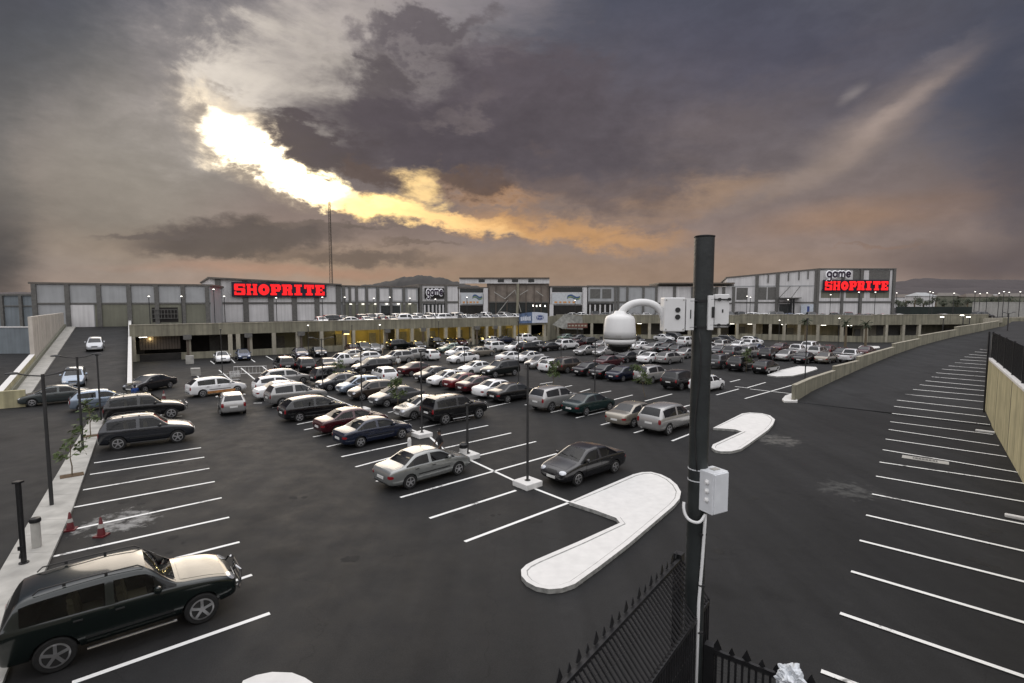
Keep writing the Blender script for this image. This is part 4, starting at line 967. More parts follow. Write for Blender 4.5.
for px in (816.5,841,859.5,892): q = on_line(px, B9, Bc).to_2d(); rel(MB().box((q.x, q.y-.14, 9.7), (.6, .34, 11.3), M_dark)).build('pilaster', t)
for (pa, pb) in ((851,862),(867,888)): a = on_line(pa, B9, Bc).to_2d(); b = on_line(pb, B9, Bc).to_2d(); rel(MB().bar(a-nf*.06, b-nf*.06, 12.9, 15.2, .05, M_dark)).build('window', t)
for (pa, pb) in ((820,839),(845,863),(869,888)): a = on_line(pa, B9, Bc).to_2d(); b = on_line(pb, B9, Bc).to_2d(); rel(MB().bar(a-nf*.06, b-nf*.06, 8.7, 10.6, .05, M_olive)).build('window', t)
for (pa, pb) in ((818,840),(843,858),(861,890)):
    a = on_line(pa, B9, Bc).to_2d(); b = on_line(pb, B9, Bc).to_2d(); rel(MB().bar(a-nf*.05, b-nf*.05, DZ, 7.5, .045, M_panel)).build('lower_panel', t)
    rel(MB().bar(a-nf*.05, b-nf*.05, 8.0, 15.1, .04, M_panel)).build('upper_panel', t)
rel(MB().bar(B9-nf*.2, Bc-nf*.2, 7.55, 7.9, .19, M_dark)).build('band', t)
# porch canopy with struts
a = on_line(778, A9, B9).to_2d(); b = on_line(799, A9, B9).to_2d()
rel(MB().bar(a-nn*3, b-nn*3, 8.6, 8.8, 3, M_dark)).build('canopy', t)
for (u, v) in ((779,789),(791,799)):
    p0 = on_line(u, A9-nn*2.8, B9-nn*2.8); p1 = on_line(v, A9-nn*.2, B9-nn*.2); rel(MB().tube([(p0.x, p0.y, 8.8), (p1.x, p1.y, 11.4)], .09, M_dark, n=5)).build('strut', t)
for px in (791,793.5): q = on_line(px, A9-nn*2.6, B9-nn*2.6); rel(MB().box((q.x, q.y, 6.3), (.3, .3, 4.6), M_black)).build('post', t)
a = on_line(779, A9, B9).to_2d(); b = on_line(790, A9, B9).to_2d(); rel(MB().bar(a-nn*.1, b-nn*.1, DZ, 7.3, .09, M_glassb)).build('shopfront', t)
P0 = on_line(822, B9-nf*.6, Bc-nf*.6).to_2d(); P1 = on_line(888, B9-nf*.6, Bc-nf*.6).to_2d(); slab_sign(P0, P1, 8.2+14.7*P0.y/526-.1, 2.4, 'red illuminated SHOPRITE sign on the tall superstore at right')
P0 = on_line(823, B9-nf*.6, Bc-nf*.6).to_2d(); P1 = on_line(850.5, B9-nf*.6, Bc-nf*.6).to_2d(); round_sign(P0, P1, 8.2+25.4*P0.y/526-.2, 2.3, 'black and white game sign above the red letters at right', False)
# pale advertising panel by the porch
p0 = on_line(804, A9-nn*.5, B9-nn*.5).to_2d(); p1 = on_line(810, A9-nn*.5, B9-nn*.5).to_2d(); c = (p0+p1)/2
s = thing('advert_panel', 'pale blue and white advertising panel beside the superstore porch', 'poster', (c.x, c.y, DZ+.9), rot_of(A9, B9))
MB().box((0, 0, 1.2), (2.6, .1, 2.2), mat('advert_pale', (.55,.60,.66), .5)).build('sheet', s); MB().box((.25, -.06, 1.2), (.5, .03, 1.3), mat('advert_blue', (.04,.07,.25), .5)).build('figure', s)

# lattice mast
q = at_depth(331.5, 282, 230); t = thing('radio_mast', 'tall thin lattice radio mast rising behind the supermarket', 'mast', (q.x, q.y, 4))
ht = 8.2+96*230/526-4; 
for k, (ox, oy) in enumerate(((-.75,-.4),(.75,-.4),(0,.8))): MB().tube([(ox, oy, 0), (ox*.55, oy*.55, ht)], .11, M_brown, n=5).build('leg', t)
m = MB(); n = 30
for i in range(n):
    z0 = ht*i/n; z1 = ht*(i+1)/n; s0 = 1-.45*i/n; s1 = 1-.45*(i+1)/n; P = [(-.75,-.4),(.75,-.4),(0,.8)]
    for j in range(3):
        a, b = P[j], P[(j+1) % 3]; m.tube([(a[0]*s0, a[1]*s0, z0), (b[0]*s1, b[1]*s1, z1)], .05, M_brown, n=4, cap=False); m.tube([(a[0]*s1, a[1]*s1, z1), (b[0]*s1, b[1]*s1, z1)], .04, M_brown, n=4, cap=False)
m.build('lattice', t); MB().tube([(0,0,ht), (0,0,ht+3.5)], .06, M_brown, n=5).build('antenna', t)

# banners on the deck front at the middle
p0 = on_line(519, D0-gn*.4, D1-gn*.4).to_2d(); p1 = on_line(532, D0-gn*.4, D1-gn*.4).to_2d(); p2_ = on_line(547.5, D0-gn*.4, D1-gn*.4).to_2d()
c = p0; s = thing('banner', 'blue and white car maker banner with a rounded top on the deck front', 'banner', (p0.x, p0.y, 3.7), rot_of(p0, p2_))
w1 = (p1-p0).length; w2 = (p2_-p0).length
M_bb = mat('banner_blue', (.10,.15,.26), .6, var=.5, scale=1.2); M_bw = mat('banner_white', (.60,.64,.72), .6, var=.1); M_bo = mat('banner_oval_blue', (.02,.05,.22), .4)
def arch(x0, x1, z0, z1, y, m):
    k = 10; top_ = [(x0+(x1-x0)*i/k, z1+.30*math.sin(math.pi*(x0+(x1-x0)*i/k)/w2)) for i in range(k+1)]
    vs = [(x, y, z0) for x, _ in top_]+[(x, y, z) for x, z in top_]; return MB().add(vs, [(i, i+1, k+2+i, k+1+i) for i in range(k)], m)
arch(0, w1, 0, 1.85, -.05, M_bb).build('blue_panel', s); arch(w1, w2, 0, 1.85, -.05, M_bw).build('white_panel', s)
def oval(cx, cz, rx, rz_, y, m, k=20): return MB().add([(cx+rx*math.cos(2*math.pi*i/k), y, cz+rz_*math.sin(2*math.pi*i/k)) for i in range(k)], [tuple(range(k))], m)
oval((w1+w2)/2, 1.05, .95, .52, -.07, M_bo).build('oval', s); oval((w1+w2)/2, 1.05, .88, .45, -.075, M_bw).build('oval_line', s); oval((w1+w2)/2, 1.05, .83, .40, -.08, M_bo).build('oval_field', s)
o = link('oval_script', text_mesh('oval_script', 'Ford', .62, M_bw, .012, .005, xs=1.25), s); o.location = ((w1+w2)/2, -.10, 1.06)
m = MB()
for i in range(5): m.add([(w1*.12+w1*.16*i, -.07, .5+.1*(i % 2)), (w1*.26+w1*.16*i, -.07, .5), (w1*.24+w1*.16*i, -.07, 1.3+.12*(i % 3)), (w1*.1+w1*.16*i, -.07, 1.2)], [(0,1,2,3)], M_bw)
m.build('car_picture', s)
# sail canopy and red board at the pedestrian way
q = at_depth(570, 321.5, 107.5); s = thing('sail_canopy', 'weathered grey sail canopy where the two deck fronts meet', 'canopy', (q.x, q.y, 0))
m = MB(); m.add([(-3.6,0,3.2),(-1.0,.5,5.4),(2.5,0,4.9),(2.6,-.5,2.2),(-1.6,-.9,2.4)], [(0,1,4),(1,2,3,4)], mat('canopy_cloth', (.22,.22,.20), .9, var=.3, scale=2)); m.build('sail', s)
for x in (-1.0, 2.5): MB().tube([(x, .4, 0), (x, .4, 5.3)], .07, M_polegrey, n=6).build('post', s)
q = at_depth(577.5, 324.5, 105.5); s = thing('sign_board', 'dull red sign board on a post below the deck near the canopy', 'sign', (q.x, q.y, 0))
MB().box((0, 0, 3.1), (4.0, .12, .95), mat('board_red', (.14,.05,.035), .6, var=.4, scale=2)).build('board', s); MB().tube([(0,.1,0),(0,.1,2.6)], .08, M_polegrey, n=6).build('post', s)
m = MB()
for i in range(6): m.box((-1.6+.64*i, -.08, 3.1), (.42, .03, .3), M_tanlight)
m.build('lettering', s)
# ------------------------------------------------------------------ cars in the lot
AR, AL, AG, Ag = R(41.4), R(221.4), R(124), R(304)
AK = R(37.0)
hv = {'R': AR, 'L': AL, 'G': AG, 'g': Ag, 'K': AK, 'W': R(122.8), 'w': R(302.8)}
def key(kind): return {'suv': 'SUV', 'offroader': 'SUV', 'estate': 'estate car', 'pickup': 'pickup'}.get(kind, kind)
# hand-labelled near cars: px, py, kind, colour, heading, label
NEAR = [
 (131,628,'offroader','dark green',R(38.5),'very dark green off-road car with chrome bull bar and roof rails at bottom left'),
 (149,443,'suv','grey',R(34),'dark bluish grey SUV in the left bays beside the kerb strip'),
 (424,477.5,'sedan','silver',AR+R(2),'silver sedan parked alone beside two empty bays, nearest in the middle'),
 (374,440.5,'sedan','dark blue',AR+R(2),'dark blue sedan seen from behind, behind the silver sedan in the middle'),
 (352,429.5,'sedan','maroon',AR,'maroon sedan half hidden behind the dark blue sedan'),
 (584,474.5,'sedan','dark grey',AL,'dark grey sedan facing left beside the large white kerb island'),
 (455,419.5,'offroader','black',AR,'black tall estate SUV with red tail lamps near the lamp post and man'),
 (315,417,'estate','black',AR,'long black estate car with silver wheels, left end of the nearest row'),
 (146,419,'offroader','black',R(36),'black SUV facing right at the head of the kerb strip'),
]
for px, py, kd, c, a, lab in NEAR:
    col = CC[c]
    if lab.startswith('dark bluish'): col = (.016,.018,.023)
    if lab.startswith('silver sedan'): col = (.30,.31,.30)
    put_car(kd, True, at(px, py), a, col, lab)
MID = [
 (56,403,'sedan','dark grey',R(220),'dark grey sedan with a bright roof edge at the foot of the left ramp'),
 (103,408,'hatchback','pale blue',R(41),'pale silver blue hatchback just above the black SUV at left'),
 (151,390,'sedan','dark grey',R(258),'dark sedan beside a small cone near the covered gate'),
 (217,394,'estate','white',R(47),'white estate car with an orange lower edge crossing near the barrier'),
 (232,411,'hatchback','silver',R(122),'small silver hatchback with red tail lamps driving away at left'),
]
for px, py, kd, c, a, lab in MID:
    t = put_car(kd, True if px in (103, 56, 217, 231) else False, at(px, py), a, CC[c] if px != 56 else (.05,.06,.06), lab)
    if px == 217:
        for ch in kids(t):
            if ch.name.startswith('side_step'): pass
        m = MB(); 
        for sy in (1, -1): m.box((.1, sy*.885, .36), (2.2, .02, .20), mat('sill_orange', (.45,.20,.06), .5, var=.4))
        m.build('side_sill', t)
for px, py, kd, c, lab in ((75,384,'hatchback','pale blue','pale blue van-like hatchback coming down the left ramp near its foot'),(95.5,349.5,'hatchback','silver','silver hatchback high up on the left ramp')):
    P_ = at_surf(px, py, lz); P_.z += .012; put_car(kd, False, P_, R(305.5), CC[c] if c != 'silver' else (.5,.52,.55), lab, pitch=-math.atan(4/48))
ROWS = [
 ('in the nearest row', 'cars parked in the nearest row', [
  (297,402,'suv','silver','R'),(283,395.5,'sedan','white','R'),(277,390,'hatchback','white','R'),(286,382.5,'estate','silver','R'),(397,402,'sedan','grey','L'),(425,413.5,'sedan','silver','L'),
  (372,396,'hatchback','brown','L'),(359,390.5,'hatchback','pale blue','L'),(341,386.5,'sedan','grey','L'),(335,381.5,'suv','black','R')]),
 ('in the second row', 'cars parked in the second row', [
  (418,373,'sedan','maroon','R'),(435,378.5,'sedan','dark grey','L'),(449,383,'sedan','white','L'),(466,386,'sedan','red','R'),(480,389.5,'sedan','maroon','R'),(497,394,'sedan','white','R'),(513,398,'sedan','black','R'),
  (556,406,'suv','silver','R'),(589,410,'sedan','green','R'),(634,421,'sedan','beige','R'),(669,427.5,'suv','silver','R'),(477,372,'sedan','white','L'),(500,374.5,'suv','dark green','L'),(707,388.5,'hatchback','white','R'),
  (372,370,'estate','dark grey','L'),(384,379,'hatchback','white','G')]),
 ('in the third row', 'cars parked in the third row', [
  (554,369.5,'hatchback','white','R'),(570,370,'suv','brown','R'),(590,373,'sedan','dark grey','R'),(607,375.5,'sedan','black','R'),(624,378,'sedan','dark blue','R'),(653,380,'suv','silver','R'),(681,386,'suv','black','R'),
  (511,360,'sedan','white','R'),(529,360,'sedan','white','L'),(541,366,'sedan','silver','L'),(463,361,'sedan','white','L'),(609,365,'sedan','maroon','R'),(628,360,'sedan','dark grey','R')]),
 ('in the fourth row', 'cars parked in the fourth row', [
  (640,358.5,'sedan','silver','R'),(651,361,'sedan','white','R'),(670,361.5,'estate','silver','R'),(722,366,'suv','grey','R'),(742,368.5,'suv','black','R'),(766,371,'hatchback','black','R'),
  (586,353,'sedan','silver','L'),(617,352.5,'hatchback','white','L'),(605,354,'sedan','silver','L'),(687,356,'sedan','silver','R'),(396,362,'suv','silver','L'),(412,359,'suv','silver','L'),(429,358,'hatchback','white','G'),(451,350.5,'sedan','pale green','L'),(458,355,'hatchback','white','L'),(481,354.5,'sedan','beige','R')]),
 ('in the left back row', 'cars parked in the left back row', [
  (284,369,'suv','black','G'),(304,370,'suv','black','G'),(327,368,'sedan','dark grey','G'),(344,365,'pickup','white','L'),(352,358,'sedan','silver','L'),(365,361,'hatchback','white','L')]),
 ('in the fifth row', 'cars parked in the fifth row', [
  (498,350,'suv','white','R'),(517,350.5,'suv','white','L'),(530,351,'suv','black','R'),(538,349,'suv','silver','R'),(550,349,'sedan','black','R'),(567,347.5,'suv','white','R'),(577,346,'sedan','maroon','R'),(591,345,'suv','black','R'),(604,346.5,'sedan','silver','R'),(627,347.5,'sedan','white','R'),(708,351,'suv','white','R'),(787,358.5,'sedan','silver','R'),
  (641,348,'sedan','white','R'),(655,350,'sedan','silver','R'),(669,350.5,'sedan','grey','R'),(680,352.5,'hatchback','grey','R'),(721,353,'sedan','grey','R'),(735,356,'suv','grey','R'),(750,355.5,'suv','silver','R'),(770,358,'suv','black','R'),(805,361,'sedan','black','R'),(826,361,'sedan','beige','R'),(850,360,'pickup','white','R')]),
 ('in the row before the deck', 'cars parked in the row before the deck', [
  (492,342,'sedan','white','R'),(505,341.5,'sedan','dark blue','R'),(527,340.5,'suv','white','R'),(539,339,'sedan','dark grey','R'),(567,339,'sedan','pale green','R'),(579,340,'sedan','grey','R'),(666,345,'sedan','grey','R'),(687,344,'suv','white','R'),
  (724,348,'suv','silver','R'),(739,347.5,'sedan','white','R'),(752,347,'suv','white','R'),(781,350,'sedan','maroon','R'),(796,354,'pickup','white','R'),(811,350,'suv','white','R'),(829,353,'hatchback','maroon','R'),(843,356,'sedan','dark grey','R'),(756,351,'sedan','blue','R'),(818,356,'suv','silver','R'),(866,354,'sedan','maroon','R')]),
 ('against the left deck wall', 'cars parked against the deck wall', [
  (222,360.5,'sedan','white','w'),(243,358,'hatchback','blue','w'),(300,356,'sedan','purple','w'),(318,354.5,'sedan','black','w'),(353,351,'sedan','maroon','w'),(364,351.5,'suv','dark green','w'),(374,350.5,'sedan','silver','w'),(400,347.5,'suv','dark green','R'),(417,348,'sedan','black','w'),
  (436,345.5,'suv','black','w'),(449,344.5,'sedan','black','w'),(459,343.8,'sedan','maroon','w'),(479,342,'suv','black','w')]),
 ('against the right deck wall', 'cars parked against the deck wall', [
  (620,341,'sedan','black','w'),(634,341,'sedan','black','w'),(664,339.5,'sedan','white','w'),(676,339.5,'suv','black','w'),(719,343,'sedan','dark grey','w'),(729,343,'suv','dark grey','w'),(752,342.5,'hatchback','white','w')]),
]
ORD = ['first','second','third','fourth','fifth','sixth','seventh','eighth','ninth','tenth','eleventh','twelfth','thirteenth','fourteenth','fifteenth','sixteenth','seventeenth','eighteenth','nineteenth','twentieth']
used_labels = set()
def place_row(where, grp, cars, zf=None):
    cars = sorted(cars, key=lambda c: c[0])
    names = [f'{c[3]} {key(c[2])}' for c in cars]
    for i, c in enumerate(cars):
        nm = names[i]; same = [j for j, q in enumerate(names) if q == nm]
        if len(same) == 1: lab = f'{nm} {where}, the only such car there'
        else:
            if 0 < i < len(cars)-1:
                ctx = (names[i-1], names[i+1])
                dupc = [j for j in same if 0 < j < len(cars)-1 and (names[j-1], names[j+1]) == ctx]
                if len(dupc) == 1: lab = f'{nm} between a {ctx[0]} and a {ctx[1]} {where}'
                else: lab = f'{ORD[same.index(i)]} {nm} from the left {where}'
            elif i == 0: lab = f'{nm} at the left end {where}'.replace(' end in', ' end, in')
            else: lab = f'{nm} at the right end {where}'.replace(' end in', ' end, in')
        if len(lab.split()) > 16 or lab in used_labels: lab = f'{ORD[same.index(i)]} {nm} from the left {where}'
        used_labels.add(lab)
        px, py, kd, cn, hd = c[:5]
        kk = random.uniform(.85, 1.12); col = tuple(max(.005, v*kk) for v in CC[cn])
        if zf is None:
            p = at(px, py+1.6); a = hv[hd]+R(random.uniform(-1.5, 1.5))
        else: p, a = zf(c)
        put_car(kd, False, p, a, col, lab, grp)
for where, grp, cars in ROWS: place_row(where, grp, cars)
# deck cars, a few metres behind the parapet
def deckpos(c):
    px, off, kd, cn, hd = c
    if px < 549: A_, B_ = D0, D1
    elif px < 740: A_, B_ = D2, D3
    elif px < 868: A_, B_ = D3, D4
    else: A_, B_ = D4, D5
    d = (B_-A_).normalized(); nn = Vector((-d.y, d.x)); q = on_line(px, A_+nn*off, B_+nn*off)
    base = math.atan2(nn.y, nn.x)
    return Vector((q.x, q.y, DZ+.0)), base+{'n': 0, 's': math.pi, 'e': -math.pi/2, 'x': math.pi/2}[hd]+R(random.uniform(-3, 3))
place_row('on the left upper deck', 'cars parked on the upper deck', [(343,12,'sedan','silver','s'),(366,4,'sedan','white','s'),(377,11,'suv','white','n'),(403,11.5,'suv','grey','n'),(414,4,'hatchback','white','s'),(432,11,'suv','silver','s'),(441,10.5,'sedan','dark grey','n'),(459,11,'suv','white','s'),(467.5,5,'hatchback','white','s'),(484,10.5,'suv','white','n'),(493.5,5,'sedan','grey','s'),(502,10,'suv','silver','n'),(511.5,10,'sedan','dark grey','s'),(321,5,'hatchback','white','s'),(335,6,'suv','black','e'),(351,3.2,'sedan','white','e'),(360,9,'suv','black','n'),(371,9,'suv','grey','s'),(383,6,'sedan','black','s'),(390.5,4,'sedan','silver','s'),(398,8,'suv','white','s'),(408,5,'suv','white','e'),(419,8,'suv','white','s'),
  (427,5,'sedan','white','n'),(437,5,'suv','white','s'),(446,5,'suv','white','e'),(454,9,'suv','silver','n'),(463,6,'sedan','grey','s'),(472,5,'sedan','white','s'),(479,9,'sedan','dark grey','s'),(489,6,'sedan','white','s'),(498,5,'sedan','silver','n'),(507,5,'sedan','white','s'),(516,5.5,'sedan','white','n')], deckpos)
place_row('on the right upper deck', 'cars parked on the upper deck', [(573,6,'sedan','silver','e'),(595,10,'suv','black','n'),(582,9,'sedan','white','e'),(606,8,'sedan','grey','e'),(615,6,'suv','silver','s'),(626,7,'sedan','white','s'),(636,8,'sedan','silver','s'),(668,6,'suv','white','s'),(677,7,'sedan','silver','s'),(746,7,'sedan','silver','s'),(773,7,'suv','silver','s'),(800,6,'sedan','white','e'),(812,7,'suv','black','s'),(822,6,'sedan','silver','s'),(849,7,'suv','dark grey','s'),(646,6,'sedan','white','s'),(658,7,'sedan','dark grey','n'),(729,5,'suv','black','s'),(739,6,'suv','dark grey','n'),(755,5,'estate','white','e'),(765,6,'sedan','white','e'),(780,5,'suv','dark grey','s'),(790,7,'sedan','blue','e'),
  (833,3.4,'pickup','black','e'),(861,4,'sedan','black','e'),(870,6,'sedan','black','e'),(884,5,'sedan','silver','e'),(899,5,'sedan','silver','e'),(944,3.4,'sedan','silver','e'),(983,8,'suv','black','e')], deckpos)

# ------------------------------------------------------------------ lamp posts
def lamp_post(base, top_py, label, arms=None, foot=False, cap='cap', r=.055, lit=False, z0=0.0, grp='thin dark lamp posts', Y=None):
    p = at(*base, z0) if Y is None else Y
    d = ray(base[0], top_py); h = H+d.z*(p.y/d.y)-z0
    t = thing('lamp_post', label, 'lamp post', (p.x, p.y, z0), 0, grp)
    f = .0
    if foot:
        o = MB().box((0, 0, .13), (.95, .95, .26), M_conc).build('concrete_foot', t); o.rotation_euler.z = AR; bevel(o, .03); f = .26
    m = MB().tube([(0,0,f), (0,0,h*.5), (0,0,h)], [r, r*.92, r*.8], M_polegrey, n=10)
    if r > .04: m.lathe([(r*2.2, 0), (r*2.2, .02), (r*1.3, .03)], M_polegrey, n=10, c=(0,0,f))
    m.build('pole', t, smooth=True)
    if arms:
        a = arms; ca, sa = math.cos(a), math.sin(a)
        for s in (1, -1):
            MB().tube([(0,0,h-.08), (ca*s*.4, sa*s*.4, h-.02), (ca*s*.72, sa*s*.72, h+.08)], .03, M_polegrey, n=6).build('arm', t)
            o = MB().lathe([(.02, -.03), (.16, -.03), (.18, .0), (.13, .05), (.03, .07)], M_polegrey, n=12).build('lamp_head', t, True)
            o.scale = (1.25, .6, .9); o.rotation_euler = (0, 0, a); o.location = (ca*s*.86, sa*s*.86, h+.09)
            q = MB().lathe([(.01, -.045), (.13, -.042), (.14, -.031)], M_wenamel, n=12).build('lens', o)
    elif cap == 'cap':
        MB().lathe([(.05, -.02), (.11, 0), (.12, .08), (.03, .12)], M_polegrey, n=10, c=(0,0,h)).build('lamp_head', t)
        if lit: MB().lathe([(.02, -.10), (.11, -.07), (.11, 0), (.02, .04)], M_lamp, n=8, c=(0,0,h)).build('bulb', t)
    return t
lamp_post((52,508), 374, 'twin-armed lamp post in the kerb strip, nearest the left edge', arms=AR, r=.07)
lamp_post((83,451.5), 356.5, 'twin-armed lamp post in the kerb strip beside the small tree', arms=AR, r=.065)
lamp_post((101,422), 355.5, 'plain lamp post at the far end of the kerb strip', r=.06)
lamp_post((527.5,486), 365, 'lamp post on a white block between the silver and dark grey sedans', foot=True, r=.06)
lamp_post((422,436.5), 352, 'lamp post on a white block left of the man in dark clothes', foot=True, r=.055)
lamp_post((362,411.5), 352, 'lamp post rising between the black estate and the brown hatchback', foot=True, r=.055)
lamp_post((467.5,458), 405, 'short post on a white block beside the small bin', foot=True, r=.07)
lamp_post((323,392), 338.5, 'small twin-armed lamp post among the left rows', arms=R(15), r=.05)
lamp_post((222.5,374), 330, 'thin lamp post near the white barrier at left', r=.05)
lamp_post((594.7,393.6), 340, 'thin post in the third row, left of the camera dome', r=.055)
lamp_post((518.5,381.6), 322, 'tall thin post in the middle of the lot in line with the banner', r=.06)
lamp_post((464.5,371.6), 343, 'short thin post beside the white sedans in mid lot', r=.05)
lamp_post((439,356), 322, 'thin post below the small game sign', r=.05)
lamp_post((380.5,359.5), 324.5, 'thin lit lamp post right of the yellow bays', r=.05, lit=True)
lamp_post((309,356), 325, 'thin lit lamp post left of the yellow bays', r=.05, lit=True)
lamp_post((561,360), 347, 'short post near the sail canopy', r=.045)
lamp_post((631.6,353), 341, 'short post below the camera dome', r=.045)
lamp_post((805,378), 319, 'thin post beside the flat white island near the ramp wall', r=.06)
lamp_post((352.5,354), 326, 'thin post at the left edge of the yellow bays', r=.045)
lamp_post((778.5,346), 320, 'lit lamp post before the right deck wall', r=.05, lit=True)
lamp_post((838,348), 318, 'lit lamp post beside the palms before the right deck wall', r=.05, lit=True)
lamp_post((905,334), 319, 'dark post behind the stepped wall with the white car roof', r=.06)
for i, (px, py, w_) in enumerate(((149.5,296,'above the covered gate'),(182,296,'right of the service grille'),(214.5,289,'taller, at the warehouse corner'),(224.7,296,'left under the big red sign'),(276.6,297.5,'under the middle of the big red sign'),(322.7,297,'at the right end of the big red sign'),(345,297,'beside the deck cars at left'),
   (374,298,'before the grey shop wing'),(390,297,'at the right of the grey shop wing'),(410,298,'just left of the small game sign'),(435.5,299,'right under the small game sign'),(467,297,'before the left poster'),(575,300,'before the right poster'),
   (746.6,296,'left of the superstore porch'),(750,297,'second left of the superstore porch'),(787.7,299.5,'at the superstore porch'),(830,294.5,'at the left of the superstore signs'),(858,292,'under the middle of the right signs'),(874.5,292,'under the right end of the right signs'))):
    A_, B_ = (D0, D1) if px < 549 else ((D2, D3) if px < 740 else ((D3, D4) if px < 868 else (D4, D5)))
    d = (B_-A_).normalized(); nn = Vector((-d.y, d.x)); q = on_line(px, A_+nn*2.2, B_+nn*2.2)
    lamp_post((px, 320), py, 'lit deck lamp post '+w_, z0=DZ, Y=Vector((q.x, q.y, DZ)), lit=True, r=.06, grp='lit lamp posts on the upper deck')
for i, (px, py, Yd, w_) in enumerate(((895.8,292.7,118,'just right of the superstore'),(929,291.6,125,'first of the close pair right of the superstore'),(932,292.5,128,'second of the close pair right of the superstore'),(953,293,122,'alone before the distant town'),(974,291.6,116,'at the left end of the far white wall'),(979,293.5,130,'second before the far white wall'),(986,292.7,118,'third before the far white wall'),(998,293,116,'fourth before the far white wall'),(1002.7,291.4,112,'fifth before the far white wall'),(1008,292.2,120,'sixth before the far white wall'),(1019,291.6,110,'seventh, at the right edge before the white wall'))):
    q = at_depth(px, 310, Yd); lamp_post((px, 320), py, 'lit street lamp '+w_, z0=DZ, Y=Vector((q.x, q.y, DZ)), lit=True, r=.07, grp='lit street lamps on the right')
for px, py, w_ in ((942.7,317,'behind the stepped wall, left one'),(962.5,315.3,'behind the stepped wall, middle one'),(969,317,'behind the stepped wall, right one')):
    q = at_depth(px, 330, 92); d = ray(px, py); t = thing('lamp_post', 'short lit lamp '+w_, 'lamp post', (q.x, q.y, 0), 0, 'short lit lamps behind the stepped wall'); h = H+d.z*(92/d.y)
    MB().tube([(0,0,0),(0,0,h)], .07, M_polegrey, n=6).build('pole', t); MB().box((-.25, 0, h), (.5, .25, .12), M_lamp).build('lamp_head', t)
q = at(1015,331,4.1); lamp_post((1013,331), 313, 'dark twin-armed post at the right edge behind the black railing', z0=4.1, arms=R(10), r=.07, Y=Vector((q.x*.985, q.y, 4.1)))

# short black post, bollard, bin
p = at(24,563,.13); t = thing('short_post', 'short thick black post at the near end of the kerb strip', 'post', tuple(p))
MB().tube([(0,0,0),(0,0,2.55)], .075, M_black, n=12).build('post', t, True); MB().box((0,0,2.55), (.2,.2,.06), M_black).build('cap', t); MB().lathe([(.13,0),(.13,.03),(.09,.04)], M_black, n=12).build('base_plate', t)
m = MB(); m.tube([(.0,-.08,.35),(.0,-.12,.2)], .03, M_black, n=6); m.box((0, -.09, .5), (.12, .05, .12), M_black); m.build('hinge', t)
p = at(37,547,.13); t = thing('bollard', 'grey concrete bollard with a dark cap on the kerb strip', 'bollard', tuple(p))
MB().lathe([(.13,0),(.125,.85)], M_concgrey, n=16).build('post', t, True); MB().lathe([(.15,.85),(.16,.9),(.14,.98),(.03,1.0)], M_black, n=16).build('cap', t, True)
p = at(463.5,459.5); t = thing('bin', 'small white bin with a black band beside the short post', 'bin', tuple(p))
MB().lathe([(.16,0),(.2,.55),(.2,.7)], M_conc, n=14).build('body', t, True); MB().lathe([(.21,.62),(.22,.8),(.1,.9)], M_black, n=14).build('lid', t, True)
p = at(409.5,449); t = MB().lathe([(.10,0),(.11,.5),(.08,.62)], M_conc, n=12).build('marker_post'); t.location = tuple(p); tag(t, 'small white marker post behind the roof of the silver sedan', 'marker post')

# traffic cones
def cone(px, py, lab, s=1.0, z=0.0):
    p = at(px, py, z); t = thing('traffic_cone', lab, 'traffic cone', tuple(p), random.random(), 'red traffic cones')
    MB().box((0,0,.03*s), (.42*s,.42*s,.06*s), M_red).build('base', t); MB().lathe([(.15*s,.06*s),(.035*s,.78*s),(.02*s,.80*s)], M_red, n=14).build('cone', t, True)
    MB().lathe([(.112*s,.36*s),(.082*s,.52*s)], M_concgrey, n=14).build('white_band', t, True)
cone(70.5,530,'red and white traffic cone beside the kerb strip', .82); cone(101.5,536,'red traffic cone standing on the chalky stain in the left bays', .85); cone(164,400,'small red cone beside the dark sedan near the gate', 1.0)

# white folding barrier and trolley near the left rows
p = at(250,375.5); t = thing('barrier', 'white tubular folding barrier at the left end of the lot', 'barrier', tuple(p), R(12))
MB().tube([(-1.6,0,0),(-1.6,0,1.0),(1.7,0,1.0),(1.7,0,0)], .03, M_wplastic, n=6).build('frame', t); m = MB(); m.tube([(-1.6,0,.25),(1.7,0,.25)], .025, M_wplastic, n=6)
for i in range(8): m.tube([(-1.2+.37*i,0,.25),(-1.2+.37*i,0,1.0)], .012, M_wplastic, n=5)
m.build('bars', t)
p = at(235,381); t = thing('trolley', 'white wire shopping trolley beside the folding barrier', 'trolley', tuple(p), R(40))
m = MB()
for z in (.45,.62,.8,.98): m.tube([(-.4,-.27,z),(.45,-.22,z+.03),(.45,.22,z+.03),(-.4,.27,z),(-.4,-.27,z)], .013, M_wplastic, n=5)
for i in range(7):
    x = -.4+.85*i/6
    for s in (1,-1): m.tube([(x, s*.25, .45),(x, s*.25, 1.0)], .010, M_wplastic, n=4)
m.build('basket', t); m = MB(); m.tube([(-.5,.25,1.05),(-.5,-.25,1.05)], .02, M_red, n=6); m.build('handle', t); m = MB()
for s in (1,-1): m.tube([(-.45,s*.24,1.0),(-.35,s*.24,.18),(.42,s*.2,.15)], .018, M_wplastic, n=5)
m.build('chassis', t)
for x in (-.38,.42):
    for s in (1,-1): MB().lathe([(.06,-.015),(.06,.015)], M_trim, n=10, c=(x, s*.23, .06), axis='Y').build('wheel', t)
p = at(196,376); t = MB().box((0,0,.45), (.9,.28,.9), M_concgrey, rot=Matrix.Rotation(R(20), 3, 'Z')@Matrix.Rotation(R(18), 3, 'X')).build('concrete_slab'); t.location = tuple(p); bevel(t, .03); tag(t, 'leaning pale concrete slab behind the white estate car at left', 'concrete slab')
